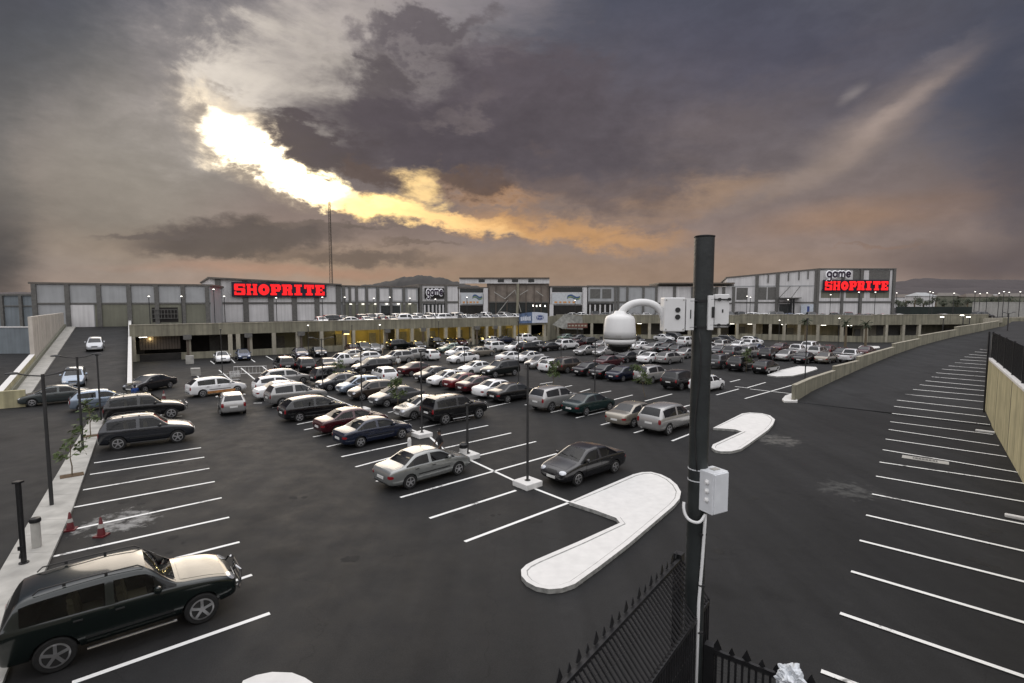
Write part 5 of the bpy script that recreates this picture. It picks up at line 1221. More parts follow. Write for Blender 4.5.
p = at(190,364); t = MB().box((0,0,.55), (.9,.5,1.1), M_concgrey, rz=.5).build('concrete_block'); t.location = tuple(p); bevel(t, .04); tag(t, 'pale concrete block at the corner of the covered gate', 'concrete block')
# small oil-lamp style marker in row end
# saplings
def sapling(px, py, h, lab, lean=0.0, dense=60, spread=.5, z=0.0, pit=False):
    p = at(px, py, z); t = thing('young_tree', lab, 'young tree', tuple(p), 0, 'young trees in the car park')
    rr = random.Random(int(px*7)); pts = [(lean*k/4*h*.2+rr.uniform(-.03,.03), rr.uniform(-.03,.03), h*k/4) for k in range(5)]
    m = MB().tube(pts, [.03,.026,.022,.018,.01], M_bark, n=6)
    tips = [Vector(pts[-1])]
    for i in range(7):
        a = rr.uniform(0, 6.28); b = Vector(pts[2+i % 3]); e = b+Vector((math.cos(a)*spread*rr.uniform(.5,1), math.sin(a)*spread*rr.uniform(.5,1), rr.uniform(.15,.5))); m.tube([b, (b+e)/2+Vector((0,0,.06)), e], [.012,.009,.004], M_bark, n=4); tips.append(e)
    m.build('trunk', t)
    m = MB()
    for i in range(int(dense*1.8)):
        c = rr.choice(tips)+Vector((rr.gauss(0,.15), rr.gauss(0,.15), rr.gauss(0,.11))); n_ = Vector((rr.gauss(0,1), rr.gauss(0,1), rr.gauss(.6,.8))).normalized(); u = n_.orthogonal().normalized()*rr.uniform(.09,.17); v = n_.cross(u.normalized())*rr.uniform(.04,.08)
        m.add([c-u, c-v, c+u, c+v], [(0,1,2,3)], M_green)
    m.build('crown', t)
    if pit: q = MB().box((0,0,.012), (.85,.6,.02), mat('soil', (.10,.065,.035), .95, var=.3, scale=8), rz=AR).build('soil_pit', t)
sapling(72,475.5,1.7,'small young tree in a soil pit on the kerb strip', dense=60, z=.13, pit=True, spread=.6)
sapling(91,436,1.6,'slender young tree in a soil pit near the far kerb strip end', dense=50, z=.13, pit=True, spread=.35)
sapling(398,410,2.0,'young tree in front of the grey sedan bonnet', dense=150, spread=.55)
sapling(338,386,1.9,'young tree among the cars at the left rows', dense=120, spread=.5)
sapling(553,391,2.2,'leafy young tree between the third row and the silver SUV', dense=150, spread=.45)
sapling(645,397,2.3,'young tree with a thin bare stem below the silver SUV', dense=170, spread=.5, lean=-1)
sapling(746,372,2.2,'young tree in front of the black SUV right of the pole', dense=150, spread=.5)
# palms before the right wall
def palm(px, py, h, lab):
    p = at(px, py); t = thing('palm_tree', lab, 'palm tree', tuple(p), 0, 'small palms before the deck wall'); rr = random.Random(int(px))
    MB().tube([(0,0,0),(.05,0,h*.5),(0,0,h)], [.22,.17,.15], M_bark, n=9).build('trunk', t, True)
    m = MB()
    for i in range(26):
        a = rr.uniform(0, 6.28); el = rr.uniform(-.9, 1.1); L_ = rr.uniform(.8, 1.25); prev = Vector((0,0,h)); d = Vector((math.cos(a)*math.cos(el), math.sin(a)*math.cos(el), math.sin(el)))
        w = Vector((-math.sin(a), math.cos(a), 0))
        for k in range(5):
            nx = prev+d*(L_/5); d = (d+Vector((0,0,-.22))).normalized(); ww = .16*(1-k/5.5)
            for s in (1,-1): m.add([prev, prev+w*s*ww*1.2+Vector((0,0,-.1)), nx+w*s*ww+Vector((0,0,-.12)), nx], [(0,1,2,3)], M_palm)
            prev = nx
    m.build('crown', t)
palm(845,347,4.3,'small palm with a dark crown, left of the two right ones'); palm(865,349,4.2,'small palm with a dark crown beside the white deck door'); palm(805,344,4.4,'small palm behind the post at the flat white island')

# ------------------------------------------------------------------ people
def person(px, py, rz, shirt, trousers, lab, walk=.25, z=0.0, h=1.75, cap=None):
    p = at(px, py, z); s = h/1.75
    J = {'pelvis':(0,0,.95,.15),'spine':(0,0,1.15,.14),'chest':(.01,0,1.36,.165),'neck':(.02,0,1.50,.06),'head':(.03,0,1.60,.085),'top':(.03,0,1.70,.08)}
    v = []; r = []; e = []; ix = {}
    def J_(n, x, y, zz, rad, par=None):
        ix[n] = len(v); v.append((x*s, y*s, zz*s)); r.append(rad*s)
        if par: e.append((ix[par], ix[n]))
    J_('pelvis',0,0,.95,.14); J_('spine',0,0,1.14,.13,'pelvis'); J_('chest',.01,0,1.34,.15,'spine'); J_('neck',.02,0,1.49,.058,'chest'); J_('head',.035,0,1.59,.085,'neck'); J_('top',.03,0,1.68,.088,'head')
    for sy, st in ((1, walk), (-1, -walk)):
        k = 'l' if sy > 0 else 'r'
        J_('hip'+k,0,sy*.09,.88,.095,'pelvis'); J_('knee'+k,st*.5+.03,sy*.10,.49,.062,'hip'+k); J_('ank'+k,st*.9-.02,sy*.10,.09,.042,'knee'+k); J_('toe'+k,st*.9+.15,sy*.11,.035,.035,'ank'+k)
        J_('sh'+k,0,sy*.19,1.40,.068,'chest'); J_('el'+k,-st*.35,sy*.25,1.13,.045,'sh'+k); J_('wr'+k,-st*.35+.14,sy*.24,.92,.032,'el'+k); J_('hand'+k,-st*.35+.20,sy*.235,.84,.034,'wr'+k)
        for q in range(4): J_(f'f{k}{q}',-st*.35+.24-.01*abs(q-1.5),sy*.235+(q-1.5)*.019,.765,.0105,'hand'+k)
        J_('th'+k,-st*.35+.245,sy*.19,.83,.012,'hand'+k)
    me = bpy.data.meshes.new('person_body'); me.from_pydata(v, e, []); o = bpy.data.objects.new('tmp', me); COL.objects.link(o)
    sk = o.modifiers.new('s', 'SKIN'); sk.use_smooth_shade = True
    for i, rad in enumerate(r): me.skin_vertices[0].data[i].radius = (rad, rad)
    me.skin_vertices[0].data[0].use_root = True
    sd = o.modifiers.new('d', 'SUBSURF'); sd.levels = 1; sd.render_levels = 1
    dg = bpy.context.evaluated_depsgraph_get(); dg.update(); m2 = bpy.data.meshes.new_from_object(o.evaluated_get(dg)); bpy.data.objects.remove(o)
    m2.materials.clear()
    for q in (M_skin, shirt, trousers, M_trim): m2.materials.append(q)
    for f in m2.polygons:
        c = f.center/s; arm = abs(c.y) > .175
        f.material_index = 3 if c.z < .08 else 2 if (c.z < .97 and not (arm and c.z > .7)) else 1 if (c.z < 1.47 and not (arm and c.z < 1.12)) else 0
    t = thing('person', lab, 'person', tuple(p), rz); body = link('body', m2, t)
    h_ = MB(); h_.lathe([(.01,1.755*s),(.06*s,1.745*s),(.088*s,1.69*s),(.092*s,1.63*s),(.08*s,1.585*s)], cap or M_hair, n=12, c=(.02*s,0,0)); h_.build('hair', t, True)
    f = MB()
    for sy in (1,-1): f.lathe([(.004,-.006),(.012,0),(.004,.006)], M_wenamel, n=6, c=(.115*s, sy*.032*s, 1.62*s)); f.box((.03*s, sy*.088*s, 1.61*s), (.03,.018,.05), M_skin)
    f.box((.125*s,0,1.59*s), (.03,.022,.045), M_skin); f.box((.115*s,0,1.548*s), (.014,.05,.012), M_red); f.build('face', t)
MS_dark = mat('cloth_dark', (.018,.018,.02), .9); MS_grey = mat('cloth_grey', (.06,.055,.05), .9); MS_white = mat('cloth_white', (.6,.6,.58), .9); MS_blue = mat('cloth_blue', (.02,.06,.22), .9); MS_tan = mat('cloth_tan', (.3,.25,.18), .9)
person(440,463,R(200),MS_dark,MS_grey,'man in dark clothes walking behind the silver sedan', walk=.3)
person(136,407,R(150),MS_blue,MS_dark,'person in a blue shirt standing beyond the black SUV at left', walk=.1)
person(398.5,371,R(260),MS_white,MS_grey,'person in a white shirt between the parked cars left of centre', walk=.2)
person(382.6,354.5,R(250),MS_white,MS_tan,'person in white walking near the yellow lit bays', walk=.3)
person(471,347,R(300),MS_tan,MS_dark,'person in tan clothes near the deck wall at centre', walk=.2)

# ------------------------------------------------------------------ camera pole in the foreground
PY = 4.2; q = at_depth(704.6, 236, PY); t = thing('camera_pole', 'thick dark grey pole carrying the camera and cabinets in the foreground', 'pole', (q.x, q.y, tz))
ht = q.z-tz; RP = .0765
MB().tube([(0,0,0),(0,0,ht*.5),(0,0,ht)], RP, M_pole, n=40).build('shaft', t, smooth=True)
MB().lathe([(RP+.002,-.012),(RP+.004,-.006),(RP+.004,0),(RP*.6,.006)], M_black, n=32, c=(0,0,ht)).build('cap', t)
MB().lathe([(.17,0),(.17,.02),(.09,.03)], M_black, n=24).build('base_plate', t)
def rel_(px, py, dy=0.0): r_ = at_depth(px, py, PY+dy); return Vector((r_.x-q.x, r_.y-q.y, r_.z-tz))
m = MB()
for z in (rel_(700,301).z, rel_(700,327).z): m.lathe([(RP+.001,-.010),(RP+.006,-.010),(RP+.006,.010),(RP+.001,.010)], M_black, n=28, c=(0,0,z)); m.tube([(-.13,-.05,z),(.13,-.05,z)], .007, M_black, n=6); m.tube([(-.13,.05,z),(.13,.05,z)], .007, M_black, n=6)
m.build('clamp_band', t)
m = MB()
for zz in (468,479): m.lathe([(RP+.001,-.004),(RP+.003,-.004),(RP+.003,.004),(RP+.001,.004)], M_wenamel, n=28, c=(0,0,rel_(700,zz).z))
m.build('steel_strap', t)
# left mount: flat junction box with two cable ports
c = rel_(672.5, 314.5, -.02); jb = thing('junction_box', 'white junction box with two black ports on the left of the pole', 'junction box', (q.x+c.x, q.y+c.y, tz+c.z), 0)
bevel(MB().box((0,0,0), (.165,.12,.268), M_wplastic).build('body', jb), .008)
for dz in (.037,-.018): MB().lathe([(.020,-.004),(.020,.006),(.012,.008)], M_trim, n=18, c=(.022,-.062,dz), axis='Y').build('cable_port', jb, True)
m = MB()
for dx in (-.068,.068):
    for dz in (-.115,.115): m.lathe([(.006,-.003),(.006,.004)], M_concgrey, n=8, c=(dx,-.061,dz), axis='Y')
m.build('screws', jb)
c = rel_(686, 314, -.0); br = thing('mounting_bracket', 'white metal bracket plate between junction box and pole', 'bracket', (q.x+c.x, q.y+c.y, tz+c.z), 0)
MB().box((-.01,-.03,0), (.03,.10,.25), M_wplastic).build('plate', br); MB().box((.02,-.05,.0), (.05,.012,.25), M_wplastic).build('flange', br); MB().box((.012,-.058,0), (.018,.006,.07), M_trim).build('slot', br)
# right mount
c = rel_(713, 312, -.02); rb = thing('mounting_bracket', 'white folded bracket box on the right of the pole', 'bracket', (q.x+c.x, q.y+c.y, tz+c.z), 0)
bevel(MB().box((.045,0,.01), (.115,.13,.26), M_wplastic).build('housing', rb), .006); bevel(MB().box((-.045,-.03,-.005), (.045,.10,.27), M_wplastic).build('flange', rb), .004)
MB().box((-.030,-.083,.0), (.022,.006,.085), M_trim).build('slot', rb)
for dz in (.10,-.10):
    m = MB(); m.tube([(-.05,-.075,dz),(.11,-.075,dz)], .0055, M_trim, n=6); m.lathe([(.012,-.008),(.012,.008)], M_trim, n=8, c=(.02,-.078,dz), axis='Y'); m.lathe([(.012,-.008),(.012,.008)], M_trim, n=8, c=(.095,-.078,dz), axis='Y'); m.build('bolt', rb)
m = MB(); m.box((.05,-.067,.01), (.010,.003,.025), M_trim); m.build('marking', rb)
# goose-neck arm and dome camera
hc = rel_(619.5, 312); cam_t = thing('dome_camera', 'white dome security camera hanging from a curved arm on the pole', 'security camera', (q.x+hc.x, q.y-.02, tz), 0)
def rc(px, py): r_ = rel_(px, py); return Vector((r_.x-hc.x, 0, r_.z))
pts = [rc(*a) for a in ((664.5,326),(663.5,319),(660.5,311),(655,305.5),(648,302.8),(640,302.2),(632,303.6),(625.5,307),(621.3,311.5),(619.8,315))]
for _ in range(2):                                                    # smooth the run of the arm
    n_ = [pts[0]]
    for a, b in zip(pts[:-1], pts[1:]): n_ += [a*.75+b*.25, a*.25+b*.75]
    pts = n_+[pts[-1]]
MB().tube(pts, .029, M_wplastic, n=22).build('arm', cam_t, smooth='all')
z0 = rc(621,313).z; zA = rc(621,337).z; zB = rc(621,343.5).z; zC = rc(621,352.5).z
MB().lathe([(.036,z0+.018),(.046,z0+.012),(.055,z0-.004),(.090,z0-.016),(.112,z0-.026),(.124,z0-.05),(.132,zA+.05),(.134,zA+.002)], M_wplastic, n=44).build('housing', cam_t, smooth='all').scale = (.95,.95,1)
MB().lathe([(.135,zA+.001),(.138,zA-.003),(.138,zA-.008),(.133,zA-.0105)], M_dark, n=44).build('seal_ring', cam_t, smooth='all').scale = (.95,.95,1)
MB().lathe([(.135,zA-.0135),(.130,zB+.010),(.104,zB-.002),(.098,zB-.004)], M_wplastic, n=44).build('lower_ring', cam_t, smooth='all').scale = (.95,.95,1)
MB().lathe([(.095*math.cos(R(a)), zB-.004-.072*math.sin(R(a))) for a in range(0, 91, 9)][:-1]+[(.004, zB-.0765)], mat('smoked_dome', (.01,.01,.01), .05, var=.1), n=40).build('dome_glass', cam_t, smooth='all')
m = MB()
for s in (1,-1): m.box((s*.150, 0, zA-.006), (.022,.05,.026), M_trim); m.box((s*.118, -.035, zB-.012), (.010,.02,.05), M_wplastic, rot=Matrix.Rotation(R(s*18), 3, 'Y'))
m.build('clips', cam_t)
m = MB()
for i in range(5): m.box((-.055+.009*i, -.1375, zA+.018), (.006,.004,.006), M_concgrey)
m.build('marking', cam_t)
# grey cabinet
c = rel_(712.5, 490, -.085); cb = thing('control_cabinet', 'light grey control cabinet with three round knobs on the pole', 'cabinet', (q.x+c.x, q.y+c.y, tz+c.z), R(28))
bevel(MB().box((0,0,0), (.17,.155,.335), M_wenamel).build('body', cb), .006); o = MB().box((.0,-.082,0), (.155,.014,.318), M_wenamel).build('door', cb); bevel(o, .004)
for i in range(3): MB().lathe([(.021,0),(.021,.008),(.012,.014),(.010,.02)], M_wplastic, n=16, c=(0,0,0)).build('knob', cb, True)
for i, o in enumerate([k_ for k_ in kids(cb) if k_.name.startswith('knob')]): o.rotation_euler = (0, R(-90), 0); o.location = (-.086, -.02, .085-.072*i)
MB().box((.02,.0,.1705), (.07,.05,.004), M_concgrey).build('top_sticker', cb)
# conduits
m = MB(); pts = [rel_(705,515,-.10), rel_(700,523,-.13), rel_(692,522,-.14), rel_(686,517,-.11), rel_(683.5,509,-.09), rel_(684,502,-.07)]
for _ in range(2):
    n_ = [pts[0]]
    for a, b in zip(pts[:-1], pts[1:]): n_ += [a*.75+b*.25, a*.25+b*.75]
    pts = n_+[pts[-1]]
cdt = thing('cable_conduit', 'white flexible conduit looping under the cabinet and down the pole', 'conduit', (q.x, q.y, tz)); m.tube(pts, .012, M_wplastic, n=10).build('loop', cdt, smooth='all')
top = rel_(704,514,-.10); x0_ = top.x+.012
MB().tube([(x0_,top.y,top.z),(x0_-.004,top.y,top.z-.12),(x0_-.012,-.092,top.z-.4),(x0_-.03,-.09,top.z-.75),(x0_-.032,-.09,0.02)], .0125, M_wplastic, n=10).build('down_pipe', cdt, smooth='all')
m = MB()
for z in (top.z-.17, top.z-.6, top.z-1.0): m.box((x0_-.012, -.092, z), (.045,.03,.012), M_trim)
m.build('pipe_clip', cdt)

# thin black cable strapped to the pole
m = MB(); a_ = -.9; cxp = lambda a, r_: (r_*math.sin(a), -r_*math.cos(a))
pp = []
for i in range(13):
    f_ = i/12; aa = -.55+.18*math.sin(f_*7); x_, y_ = cxp(aa, RP+.007); pp.append((x_, y_, rel_(700,332).z*(1-f_)+rel_(690,468).z*f_))
o = m.tube(pp, .0055, M_trim, n=6).build('signal_cable', None, smooth='all'); o.location = (q.x, q.y, tz); tag(o, 'thin black cable strapped down the front of the camera pole', 'cable')
# spiked mesh fence below the camera
def spiked_fence(A, B, z1, label, bend, name='security_fence'):
    A = Vector(A); B = Vector(B); d = (B-A).normalized(); nn = Vector((-d.y, d.x)); L_ = (B-A).length; ang = math.atan2(d.y, d.x)
    t = thing(name, label, 'fence', (A.x, A.y, tz), ang); h = z1-tz
    for x in (0.0, L_): MB().box((x, 0, h/2), (.075,.075,h+.06), M_black).build('post', t); 
    zb = h-.30
    def pnt(x, z):                       # wire surface: the upper part leans outwards
        k = max(zb, z); return (x, bend*(h-k)*.9, z)
    m = MB(); n = int(L_/.050)
    for i in range(n+1):
        x = L_*i/n; m.tube([pnt(x, .02), pnt(x, zb), pnt(x, h-.02)], .0105, M_black, n=5, cap=False)
    m.build('upright_wires', t)
    m = MB(); z = .15
    while z < h-.03:
        for xx in (0,): m.tube([pnt(.03, z), pnt(L_-.03, z)], .0034, M_black, n=4, cap=False)
        z += .22 if z < zb else .030
    m.build('cross_wires', t)
    for z in (.12, zb-.02, h-.02): 
        a, b = pnt(.03, z), pnt(L_-.03, z); MB().box(((a[0]+b[0])/2, a[1], z), (L_-.06,.03,.035), M_black).build('rail', t)
    k = int(L_/.115)
    for i in range(k+1):
        x = .06+(L_-.12)*i/k; y = pnt(x, h)[1]; big = 1.0 if i % 2 == 0 else .7
        vs = [(-.014*big,-.003,0),(.014*big,-.003,0),(.036*big,-.003,.018*big),(0,-.003,.095*big),(-.036*big,-.003,.018*big)]; vs += [(a, .003, c) for a, b, c in vs]
        m = MB(); m.add(vs, [(0,1,2,3,4),(9,8,7,6,5)]+[(j_, 5+j_, 5+(j_+1) % 5, (j_+1) % 5) for j_ in range(5)], M_black)
        o = m.build('spike', t); o.location = (x, y, h)
    return t

fz = 6.08; A = at_depth(679, 552, 4.55); A.z = 0; B_ = at_depth(553, 683, 2.93)
dirf = (B_.to_2d()-A.to_2d()).normalized(); B2_ = A.to_2d()+dirf*3.4
spiked_fence((B2_.x, B2_.y), (A.x, A.y), H+ray(679,556).z*(4.55/ray(679,556).y), 'black spiked mesh fence running towards the camera, left of the pole', -1)
A = at_depth(710, 643, 4.15); B_ = at_depth(835, 688, 3.62); dirf = (B_.to_2d()-A.to_2d()).normalized(); B2_ = A.to_2d()+dirf*2.6
zf_ = H+ray(712,647).z*(4.15/ray(712,647).y)
spiked_fence((A.x, A.y), (B2_.x, B2_.y), zf_, 'black fence with arrow spikes at the bottom right of the pole', 0)
# plastic bag caught on the right fence
bm = bmesh.new(); bmesh.ops.create_icosphere(bm, subdivisions=4, radius=.085)
for v in bm.verts:
    n1 = noise.noise(v.co*22); n2 = noise.noise(v.co*55+Vector((3,1,2))); v.co *= 1+.55*n1+.30*n2; v.co.z *= 1.0
me = bpy.data.meshes.new('plastic_bag'); bm.to_mesh(me); bm.free(); 
Mbag = mat('bag_film', (.62,.65,.68), .35, var=.25, scale=40); me.materials.append(Mbag)
bp_ = at_depth(789, 674, 3.75); o = link('plastic_bag', me); o.location = (bp_.x, bp_.y-.03, bp_.z); tag(o, 'crumpled pale plastic bag caught on the spikes at the bottom', 'plastic bag')

# ------------------------------------------------------------------ far background
def hill(name, pts, Y, depth, m):
    vs = []; n = len(pts)
    for j, k in enumerate((0, .25, .5, .75, 1)):
        for (px, py) in pts:
            p_ = at_depth(px, py, Y+depth*k); g_ = math.sin(math.pi*(.5*k+.0)) if k < 1 else 1
            base = 3.0; top = at_depth(px, py, Y+depth).z; vs.append((p_.x if k == 0 else at_depth(px, py, Y).x*(1+depth*k/Y*.5), Y+depth*k, base+(top-base)*g_+random.uniform(-.6,.6)*(k > 0)))
    mb = MB().add(vs, [(j*n+i, j*n+i+1, (j+1)*n+i+1, (j+1)*n+i) for j in range(4) for i in range(n-1)], m)
    o = mb.build(name, smooth='all'); return struct(o)
def ridge(ctrl, step=3, amp=.6, sd=1):
    rr = random.Random(sd); out = []; x = ctrl[0][0]
    while x <= ctrl[-1][0]:
        for (a, b) in zip(ctrl[:-1], ctrl[1:]):
            if a[0] <= x <= b[0]: t_ = (x-a[0])/(b[0]-a[0]); t_ = t_*t_*(3-2*t_); out.append((x, a[1]+(b[1]-a[1])*t_+rr.uniform(-amp, amp))); break
        x += step
    return out
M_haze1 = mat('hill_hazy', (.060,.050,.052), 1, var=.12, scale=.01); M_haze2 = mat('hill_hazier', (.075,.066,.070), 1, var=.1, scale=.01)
hill('hill', ridge([(320,290),(352,284.5),(375,281),(392,277),(410,275.3),(430,277.5),(448,281.5),(470,286),(500,292)], 2, .35), 520, 160, M_hill)
hill('distant_hills', ridge([(860,290),(900,286),(925,284),(948,281),(962,278.6),(975,278.2),(992,279.2),(1010,279.2),(1040,279.6),(1100,280),(1160,284),(1240,290)], 3, .25, 3), 1900, 500, M_haze1)
hill('nearer_hills', ridge([(880,294),(905,290.5),(930,290),(955,287),(975,288),(1000,288.5),(1030,287.5),(1090,290),(1160,294)], 3, .3, 5), 1100, 300, M_haze1)
hill('left_hills', ridge([(-160,294),(-80,293),(-20,292),(20,295),(60,297)], 4, .3, 7), 1500, 300, M_haze1)
# distant houses
rr = random.Random(5)
HW = [M_panel, M_concgrey, M_tanlight, M_olive]; places = ['nearest the superstore','behind the pair of lamps','under the hills','beyond the dark hedge','near the far white wall']
hs = []
for i in range(26):
    px = 903+rr.random()*120; Yd = 240+rr.random()*260; hs.append((px, Yd))
hs.sort()
for i, (px, Yd) in enumerate(hs):
    p_ = at_depth(px, 300, Yd); w_, dp, hh = rr.uniform(7,13), rr.uniform(6,10), rr.uniform(2.6,4.6); wm_ = rr.choice(HW); rm_ = rr.choice([M_roof, M_brown, M_panelgrey])
    t = thing('house', f'{ORD[i] if i < 20 else "number "+str(i+1)} small hazy house from the left in the distant town at right', 'house', (p_.x, p_.y, 4), rr.uniform(-.5,.5), 'small houses of the distant town')
    MB().box((0,0,hh/2+1), (w_,dp,hh+2), wm_).build('wall', t); r_ = MB(); zt_ = hh+2
    r_.add([(-w_/2-.4,-dp/2-.4,zt_+.01),(w_/2+.4,-dp/2-.4,zt_+.01),(w_/2+.4,dp/2+.4,zt_+.01),(-w_/2-.4,dp/2+.4,zt_+.01),(-w_/2+1.5,0,zt_+1.7),(w_/2-1.5,0,zt_+1.7)], [(0,1,5,4),(2,3,4,5),(1,2,5),(3,0,4),(0,3,2,1)], rm_); r_.build('roof', t)
    for k in (-1, 1): MB().box((k*w_*.25, -dp/2-.03, hh*.55+1), (1.3,.06,1.2), M_glassb).build('window', t)
def far_tree(px, Yd, h, lab, mcol=None):
    p_ = at_depth(px, 300, Yd); t = thing('tree', lab, 'tree', (p_.x, p_.y, 4)); r2 = random.Random(int(px*13))
    MB().tube([(0,0,0),(0,.1,h*.5),(.2,0,h*.8)], [.35,.25,.1], M_bark, n=6).build('trunk', t); m = MB()
    cl = [(r2.gauss(0,h*.24), r2.gauss(0,h*.24), h*.68+r2.gauss(0,h*.14), r2.uniform(.12,.24)*h) for _ in range(9)]
    for i in range(520):
        c_ = r2.choice(cl); dd = Vector((r2.gauss(0,1), r2.gauss(0,1), r2.gauss(0,.8))).normalized()*c_[3]*r2.uniform(.6,1.1); c0 = Vector(c_[:3])+dd; u = Vector((r2.gauss(0,1), r2.gauss(0,1), r2.gauss(0,1))).normalized()*h*.05; v = u.orthogonal().normalized()*h*.035
        m.add([c0-u, c0-v, c0+u, c0+v], [(0,1,2,3)], mcol or M_palm)
    m.build('crown', t)
for i, (px, Yd, h) in enumerate(((899,190,6),(906,210,7),(915,230,8),(924,200,6.5),(936,240,8),(944,215,6),(958,225,7),(968,205,6.5),(983,235,8),(996,250,9),(1012,230,8))):
    far_tree(px, Yd, h*.72, f'{ORD[i]} dark tree from the left beyond the hedge at right')
m = MB(); a = at_depth(896, 313, 150).to_2d(); b = at_depth(972, 313, 146).to_2d()
t = thing('boundary_fence', 'dark green boundary fence before the distant town', 'fence', (0,0,0)); m.bar(a, b, 4, 6.35, .15, mat('fence_green', (.018,.026,.022), .8, var=.3, scale=.5)).build('panel', t)
m = MB(); a = at_depth(972, 313, 138).to_2d(); b = at_depth(1060, 313, 128).to_2d(); m.bar(a, b, 4, 7.5, .3, mat('far_white_wall', (.42,.41,.38), .8, var=.1, streak=.2)); m.bar(a-Vector((0,.06)), b-Vector((0,.06)), 7.503, 7.7, .42, M_concgrey); tag(m.build('boundary_wall'), 'long off-white wall behind the street lamps at right', 'wall')
# white door on the deck front near the ramp wall, and a blue doorway sign at left
q_ = on_line(877, D4, D5).to_2d(); dd = (D5-D4).normalized(); 
# ------------------------------------------------------------------ sky and light
w = bpy.data.worlds.new('World'); sc.world = w; w.use_nodes = True; nt = w.node_tree
for n in list(nt.nodes): nt.nodes.remove(n)
N = nt.nodes.new; LK = nt.links.new
out = N('ShaderNodeOutputWorld'); bg = N('ShaderNodeBackground'); bg.inputs['Strength'].default_value = 1.0
tc = N('ShaderNodeTexCoord'); D = tc.outputs['Generated']
def M(op, a, b=None, c=None, clamp=False):
    n = N('ShaderNodeMath'); n.operation = op; n.use_clamp = clamp
    for i, v in enumerate((a, b, c)):
        if v is None: continue
        if isinstance(v, (int, float)): n.inputs[i].default_value = v
        else: LK(v, n.inputs[i])
    return n.outputs[0]
def NOISE(vec, scale, det, rough=.55, dist=0.0, ntype=None):
    n = N('ShaderNodeTexNoise'); n.inputs['Scale'].default_value = scale; n.inputs['Detail'].default_value = det; n.inputs['Roughness'].default_value = rough; n.inputs['Distortion'].default_value = dist
    if vec is not None: LK(vec, n.inputs['Vector'])
    return n
def RANGE(v, a, b, c, d, smooth=True):
    n = N('ShaderNodeMapRange'); n.interpolation_type = 'SMOOTHSTEP' if smooth else 'LINEAR'
    for k, x in (('From Min', a), ('From Max', b), ('To Min', c), ('To Max', d)): n.inputs[k].default_value = x
    LK(v, n.inputs['Value']); return n.outputs['Result']
sx = N('ShaderNodeSeparateXYZ'); LK(D, sx.inputs[0])
az = M('ARCTAN2', sx.outputs[0], sx.outputs[1]); el = M('ARCSINE', sx.outputs[2])
cv = N('ShaderNodeCombineXYZ'); LK(az, cv.inputs[0]); LK(el, cv.inputs[1]); AE = cv.outputs[0]
def azel(px, py): d = ray(px, py).normalized(); return math.atan2(d.x, d.y), math.asin(d.z)
# cloud turbulence on the sky sphere (stretched along the horizon)
mp = N('ShaderNodeMapping'); mp.inputs['Scale'].default_value = (1, 1, 1.9); LK(D, mp.inputs['Vector'])
nA = NOISE(mp.outputs[0], 3.2, 7, .58, .3); nB = NOISE(mp.outputs[0], 9, 8, .62, .4); nC = NOISE(mp.outputs[0], 28, 6, .6)
def warp(amp1, amp2, amp3=0.0):
    def c(nn, k):
        s = N('ShaderNodeVectorMath'); s.operation = 'SUBTRACT'; LK(nn.outputs['Color'], s.inputs[0]); s.inputs[1].default_value = (.5,.5,.5)
        q = N('ShaderNodeVectorMath'); q.operation = 'MULTIPLY'; LK(s.outputs[0], q.inputs[0]); q.inputs[1].default_value = (k, k*.8, 0); return q.outputs[0]
    a = N('ShaderNodeVectorMath'); a.operation = 'ADD'; LK(AE, a.inputs[0]); LK(c(nA, amp1), a.inputs[1])
    b = N('ShaderNodeVectorMath'); b.operation = 'ADD'; LK(a.outputs[0], b.inputs[0]); LK(c(nB, amp2), b.inputs[1])
    if not amp3: return b.outputs[0]
    d = N('ShaderNodeVectorMath'); d.operation = 'ADD'; LK(b.outputs[0], d.inputs[0]); LK(c(nC, amp3), d.inputs[1]); return d.outputs[0]
W1 = warp(.10, .10, .05); W2 = warp(.18, .22, .08); W3 = warp(.05, .06, .05); W0 = warp(.08, .03)
# wind-drawn streaks: noise stretched along a slanting direction
def streaks(rot, sc_, thin, det=6):
    m_ = N('ShaderNodeMapping'); m_.inputs['Rotation'].default_value = (0, 0, R(rot)); m_.inputs['Scale'].default_value = (sc_, sc_*thin, 1); LK(W0, m_.inputs['Vector']); return NOISE(m_.outputs[0], 1, det, .6).outputs['Fac']
S1 = streaks(-28, 3.0, 6); S2 = streaks(-6, 2.2, 9); S3 = streaks(20, 2.6, 5)
state = {'col': None}
def RGBn(c):
    n = N('ShaderNodeRGB'); n.outputs[0].default_value = (*c, 1); return n.outputs[0]
def over(col, fac):
    mx = N('ShaderNodeMix'); mx.data_type = 'RGBA'; LK(fac, mx.inputs['Factor']); LK(state['col'], mx.inputs['A'])
    if isinstance(col, tuple): mx.inputs['B'].default_value = (*col[:3], 1)
    else: LK(col, mx.inputs['B'])
    state['col'] = mx.outputs['Result']
